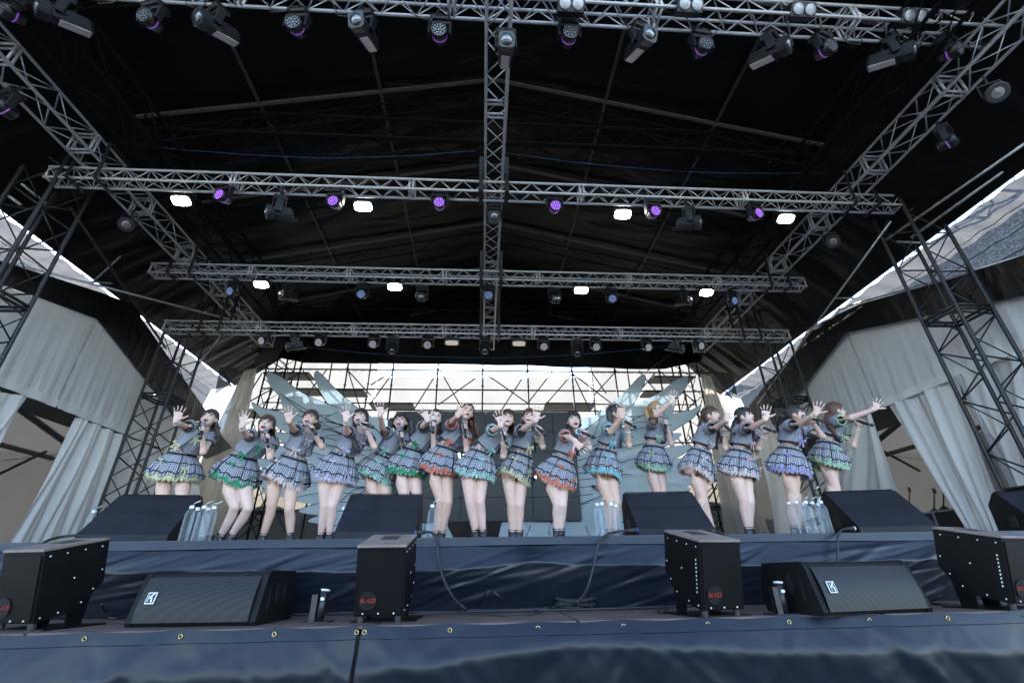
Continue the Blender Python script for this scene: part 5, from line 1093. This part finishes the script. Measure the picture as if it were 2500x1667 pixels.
def K_(head, chin, neck, sR, eR, wR, tip, sL, eL, mh, mt, waist, hip, legs, **k): return dict(head=head, chin=chin, neck=neck, sR=sR, eR=eR, wR=wR, tip=tip, sL=sL, eL=eL, mh=mh, mt=mt, waist=waist, hip=hip, legs=legs, **k)
N2 = (None, None)
performers = [
 ('A', K_((712, 318), (682, 402), (655, 440), (535, 395), (462, 392), (388, 350), (425, 235), (725, 500), (650, 640), (655, 375), (620, 515), (455, 655), (395, 790), (((255, 1150), (250, 1420)), ((450, 1150), (455, 1420))), sk=.30, hr=.34), 5.3, 12, .18, 'dark', 'braids', 'yellow', 'yellow', 'leftmost performer, yellow bows and frill, dark braids, arm reaching up left', 1.0),
 ('A', K_((1255, 378), (1225, 462), (1210, 500), (1110, 480), (1060, 480), (1020, 400), (1045, 275), (1315, 545), (1290, 690), (1250, 445), (1275, 590), (1045, 685), (965, 820), (((955, 1170), (820, 1410)), ((1080, 1180), (915, 1410))), blow=.1), 5.2, 12, .12, 'auburn', 'bob', 'green', 'green', 'second performer from left, green bows and frill, brown bob blowing right', 1.0),
 ('A', K_((1672, 325), (1650, 405), (1640, 450), (1545, 430), (1515, 420), (1475, 350), (1455, 240), (1740, 500), (1790, 590), (1660, 380), (1730, 470), (1525, 695), (1445, 820), (((1310, 1140), (1232, 1400)), ((1475, 1190), (1495, 1420)))), 5.2, 5, .16, 'dark', 'bun', 'pink', 'pink', 'third performer from left, pale pink frill, dark hair in a low bun', 1.0),
 ('A', K_((2155, 312), (2158, 398), (2150, 450), (2050, 440), (2022, 450), (2020, 345), (2005, 205), (2230, 500), (2290, 590), (2150, 362), (2280, 402), (1985, 668), (1910, 795), (((1812, 1150), (1782, 1400)), ((1885, 1160), (1866, 1400)))), 5.2, -8, .14, 'black', 'sidebraid', 'lavender', 'lavender', 'performer in lavender ribbons with a long black side braid', .7),
 ('B', K_((578, 350), (570, 432), (560, 470), (455, 465), (405, 405), (386, 295), (376, 165), (640, 515), (615, 640), (572, 415), (605, 590), (438, 680), (340, 790), (((345, 1130), (350, 1400)), ((455, 1130), (455, 1400))), hr=.33), 5.42, 0, .12, 'black', 'twin', 'mint', 'mint', 'performer in mint trim with black twin tails behind the second monitor', .9),
 ('B', K_((912, 320), (895, 402), (890, 440), (795, 400), (800, 385), (842, 342), (800, 255), (940, 500), (900, 615), (888, 352), (890, 455), (710, 620), (640, 740), (((625, 1100), (620, 1400)), ((745, 1100), (740, 1400))), hr=.30), 5.32, 10, .12, 'black', 'loose', 'green', 'green', 'performer in green bows, short black hair, hand before her face, behind the second monitor', .7, False),
 ('B', K_((1215, 262), (1192, 338), (1178, 390), (1060, 390), (1080, 345), (1122, 300), (1165, 190), (1230, 485), (1212, 625), (1185, 348), (1206, 500), (1020, 600), (945, 725), (((965, 1110), (922, 1390)), ((1035, 1120), (968, 1390))), blow=.13, hr=.30), 5.2, 14, .16, 'brown', 'long', 'coral', 'coral', 'tall performer in coral ribbons with long brown hair blowing right', .8, False, True),
 ('B', K_((1602, 322), (1590, 405), (1560, 435), (1452, 430), (1480, 425), (1542, 395), (1515, 275), (1600, 510), (1562, 680), (1555, 425), (1595, 560), (1358, 640), (1288, 765), (((1245, 1115), (1302, 1390)), ((1342, 1120), (1372, 1390))), hr=.31), 5.08, 6, .1, 'dark', 'bob', 'aqua', 'aqua', 'performer in aqua bows with a dark bob, just left of the yellow-frilled one', .4),
 ('B', K_((1812, 312), (1800, 392), (1790, 430), (1722, 440), (1765, 415), (1870, 348), (1890, 222), (1880, 490), (1942, 592), (1872, 392), (1970, 476), (1735, 665), (1668, 785), (((1642, 1140), (1652, 1390)), ((1722, 1150), (1712, 1390))), hr=.28), 5.18, -5, .12, 'brown', 'braids', 'yellow', 'yellow', 'performer in yellow ribbons and frill at the centre, brown hair, hand before her face', .5, True),
 ('C', K_((470, 340), (480, 432), (450, 458), (385, 480), (425, 500), (475, 525), (535, 585), (545, 525), (622, 600), (530, 440), (665, 500), (370, 715), (285, 825), (((318, 1140), (310, 1380)), ((365, 1150), (345, 1380))), hr=.31), 5.05, 4, .05, 'black', 'frontbraid', 'coral', 'coral', 'performer in coral trim bending forward at the centre, mouth wide open', 1.25, True),
 ('C', K_((880, 272), (905, 345), (870, 392), (795, 405), (828, 445), (935, 310), (928, 215), (955, 455), (1002, 580), (940, 340), (1065, 400), (780, 630), (735, 765), (((812, 1130), (818, 1390)), ((880, 1125), (862, 1385))), hr=.29), 5.2, 48, .12, 'black', 'twin', 'sky', 'sky', 'performer in sky-blue frill with black twin tails, forearm across her face', .6, True),
 ('C', K_((1268, 240), (1300, 318), (1268, 358), (1222, 370), (1262, 285), (1400, 172), (1420, 70), (1350, 440), (1412, 562), (1345, 300), (1355, 455), (1238, 590), (1222, 715), (((1285, 1060), (1300, 1380)), ((1330, 1060), (1330, 1380))), hr=.29), 5.55, 35, .1, 'blond', 'pony', 'lime', 'lime', 'blond performer with ponytail in light green frill, arm raised high to the right', .9, False, False),
 ('C', K_((1790, 290), (1822, 368), (1772, 388), (1765, 415), (1850, 400), (1935, 340), (1955, 222), (1850, 470), (1922, 602), (1870, 352), (2015, 465), (1690, 640), (1622, 755), (((1715, 1105), (1800, 1370)), ((1700, 1130), (1740, 1370))), hr=.28), 5.2, 38, .14, 'auburn', 'lowpony', 'pink', 'pink', 'performer in pale pink frill with auburn low ponytail, right of the third monitor', 1.0, True),
 ('D', K_((542, 300), (578, 375), (515, 395), (535, 425), (620, 402), (738, 332), (745, 222), (625, 470), (675, 602), (690, 402), (838, 447), (500, 640), (458, 748), (((532, 1105), (572, 1370)), ((592, 1125), (585, 1370))), hr=.31), 5.1, 35, .12, 'black', 'lowpony', 'rose', 'pink', 'performer in rose ribbons with black half-up hair, third from the right', .5, True),
 ('D', K_((1028, 282), (1068, 350), (1000, 358), (965, 390), (1080, 362), (1215, 282), (1250, 180), (1150, 440), (1290, 490), (1100, 300), (1300, 346), (970, 618), (932, 738), (((1042, 1100), (1062, 1370)), ((1000, 1130), (1020, 1370))), bx=-.03, bz=.03, hr=.31), 5.0, 45, .2, 'black', 'bun', 'lilac', 'lilac', 'performer in lilac frill with black hair buns, second from the right', .9, True),
 ('D', K_((1420, 250), (1478, 322), (1410, 335), (1405, 350), (1560, 312), (1780, 232), (1840, 122), (1470, 440), (1585, 580), (1560, 330), (1770, 385), (1335, 560), (1310, 680), (((1425, 1040), (1440, 1380)), ((1380, 1080), (1370, 1380))), hr=.31), 5.2, 70, .15, 'brown', 'lowpony', 'lime', 'lime', 'rightmost performer in light green frill, brown ponytail, arm stretched far right', .6, False, False, True),
]
short = ['leftmost performer', 'second performer from left', 'third performer from left', 'performer in lavender', 'performer in mint twin tails', 'performer in green behind the second monitor', 'tall performer in coral', 'performer in aqua', 'performer in yellow at the centre', 'bending performer in coral', 'performer in sky blue', 'blond performer', 'pale pink performer right of the third monitor', 'performer third from the right', 'performer in lilac', 'rightmost performer']
for i, q in enumerate(performers):
    crop, K, Y0, yaw, pitch, hc_, st_, tr_, pe_, lb_, mo_ = q[:11]; ex = q[11:]
    performer(i, crop, K, Y0, yaw, pitch, hc_, st_, tr_, pe_, lb_, 'black microphone held by the '+short[i], mo_, ex[0] if ex else True, ex[1] if len(ex) > 1 else True, ex[2] if len(ex) > 2 else i in (6, 7, 9, 10))
bpy.context.view_layer.update(); dg = bpy.context.evaluated_depsgraph_get()
for b in BODIES:
    me = bpy.data.meshes.new_from_object(b.evaluated_get(dg)); b.modifiers.clear(); b.data = me
    me.polygons.foreach_set('use_smooth', [True]*len(me.polygons))
    if not me.materials: me.materials.append(SKIN)
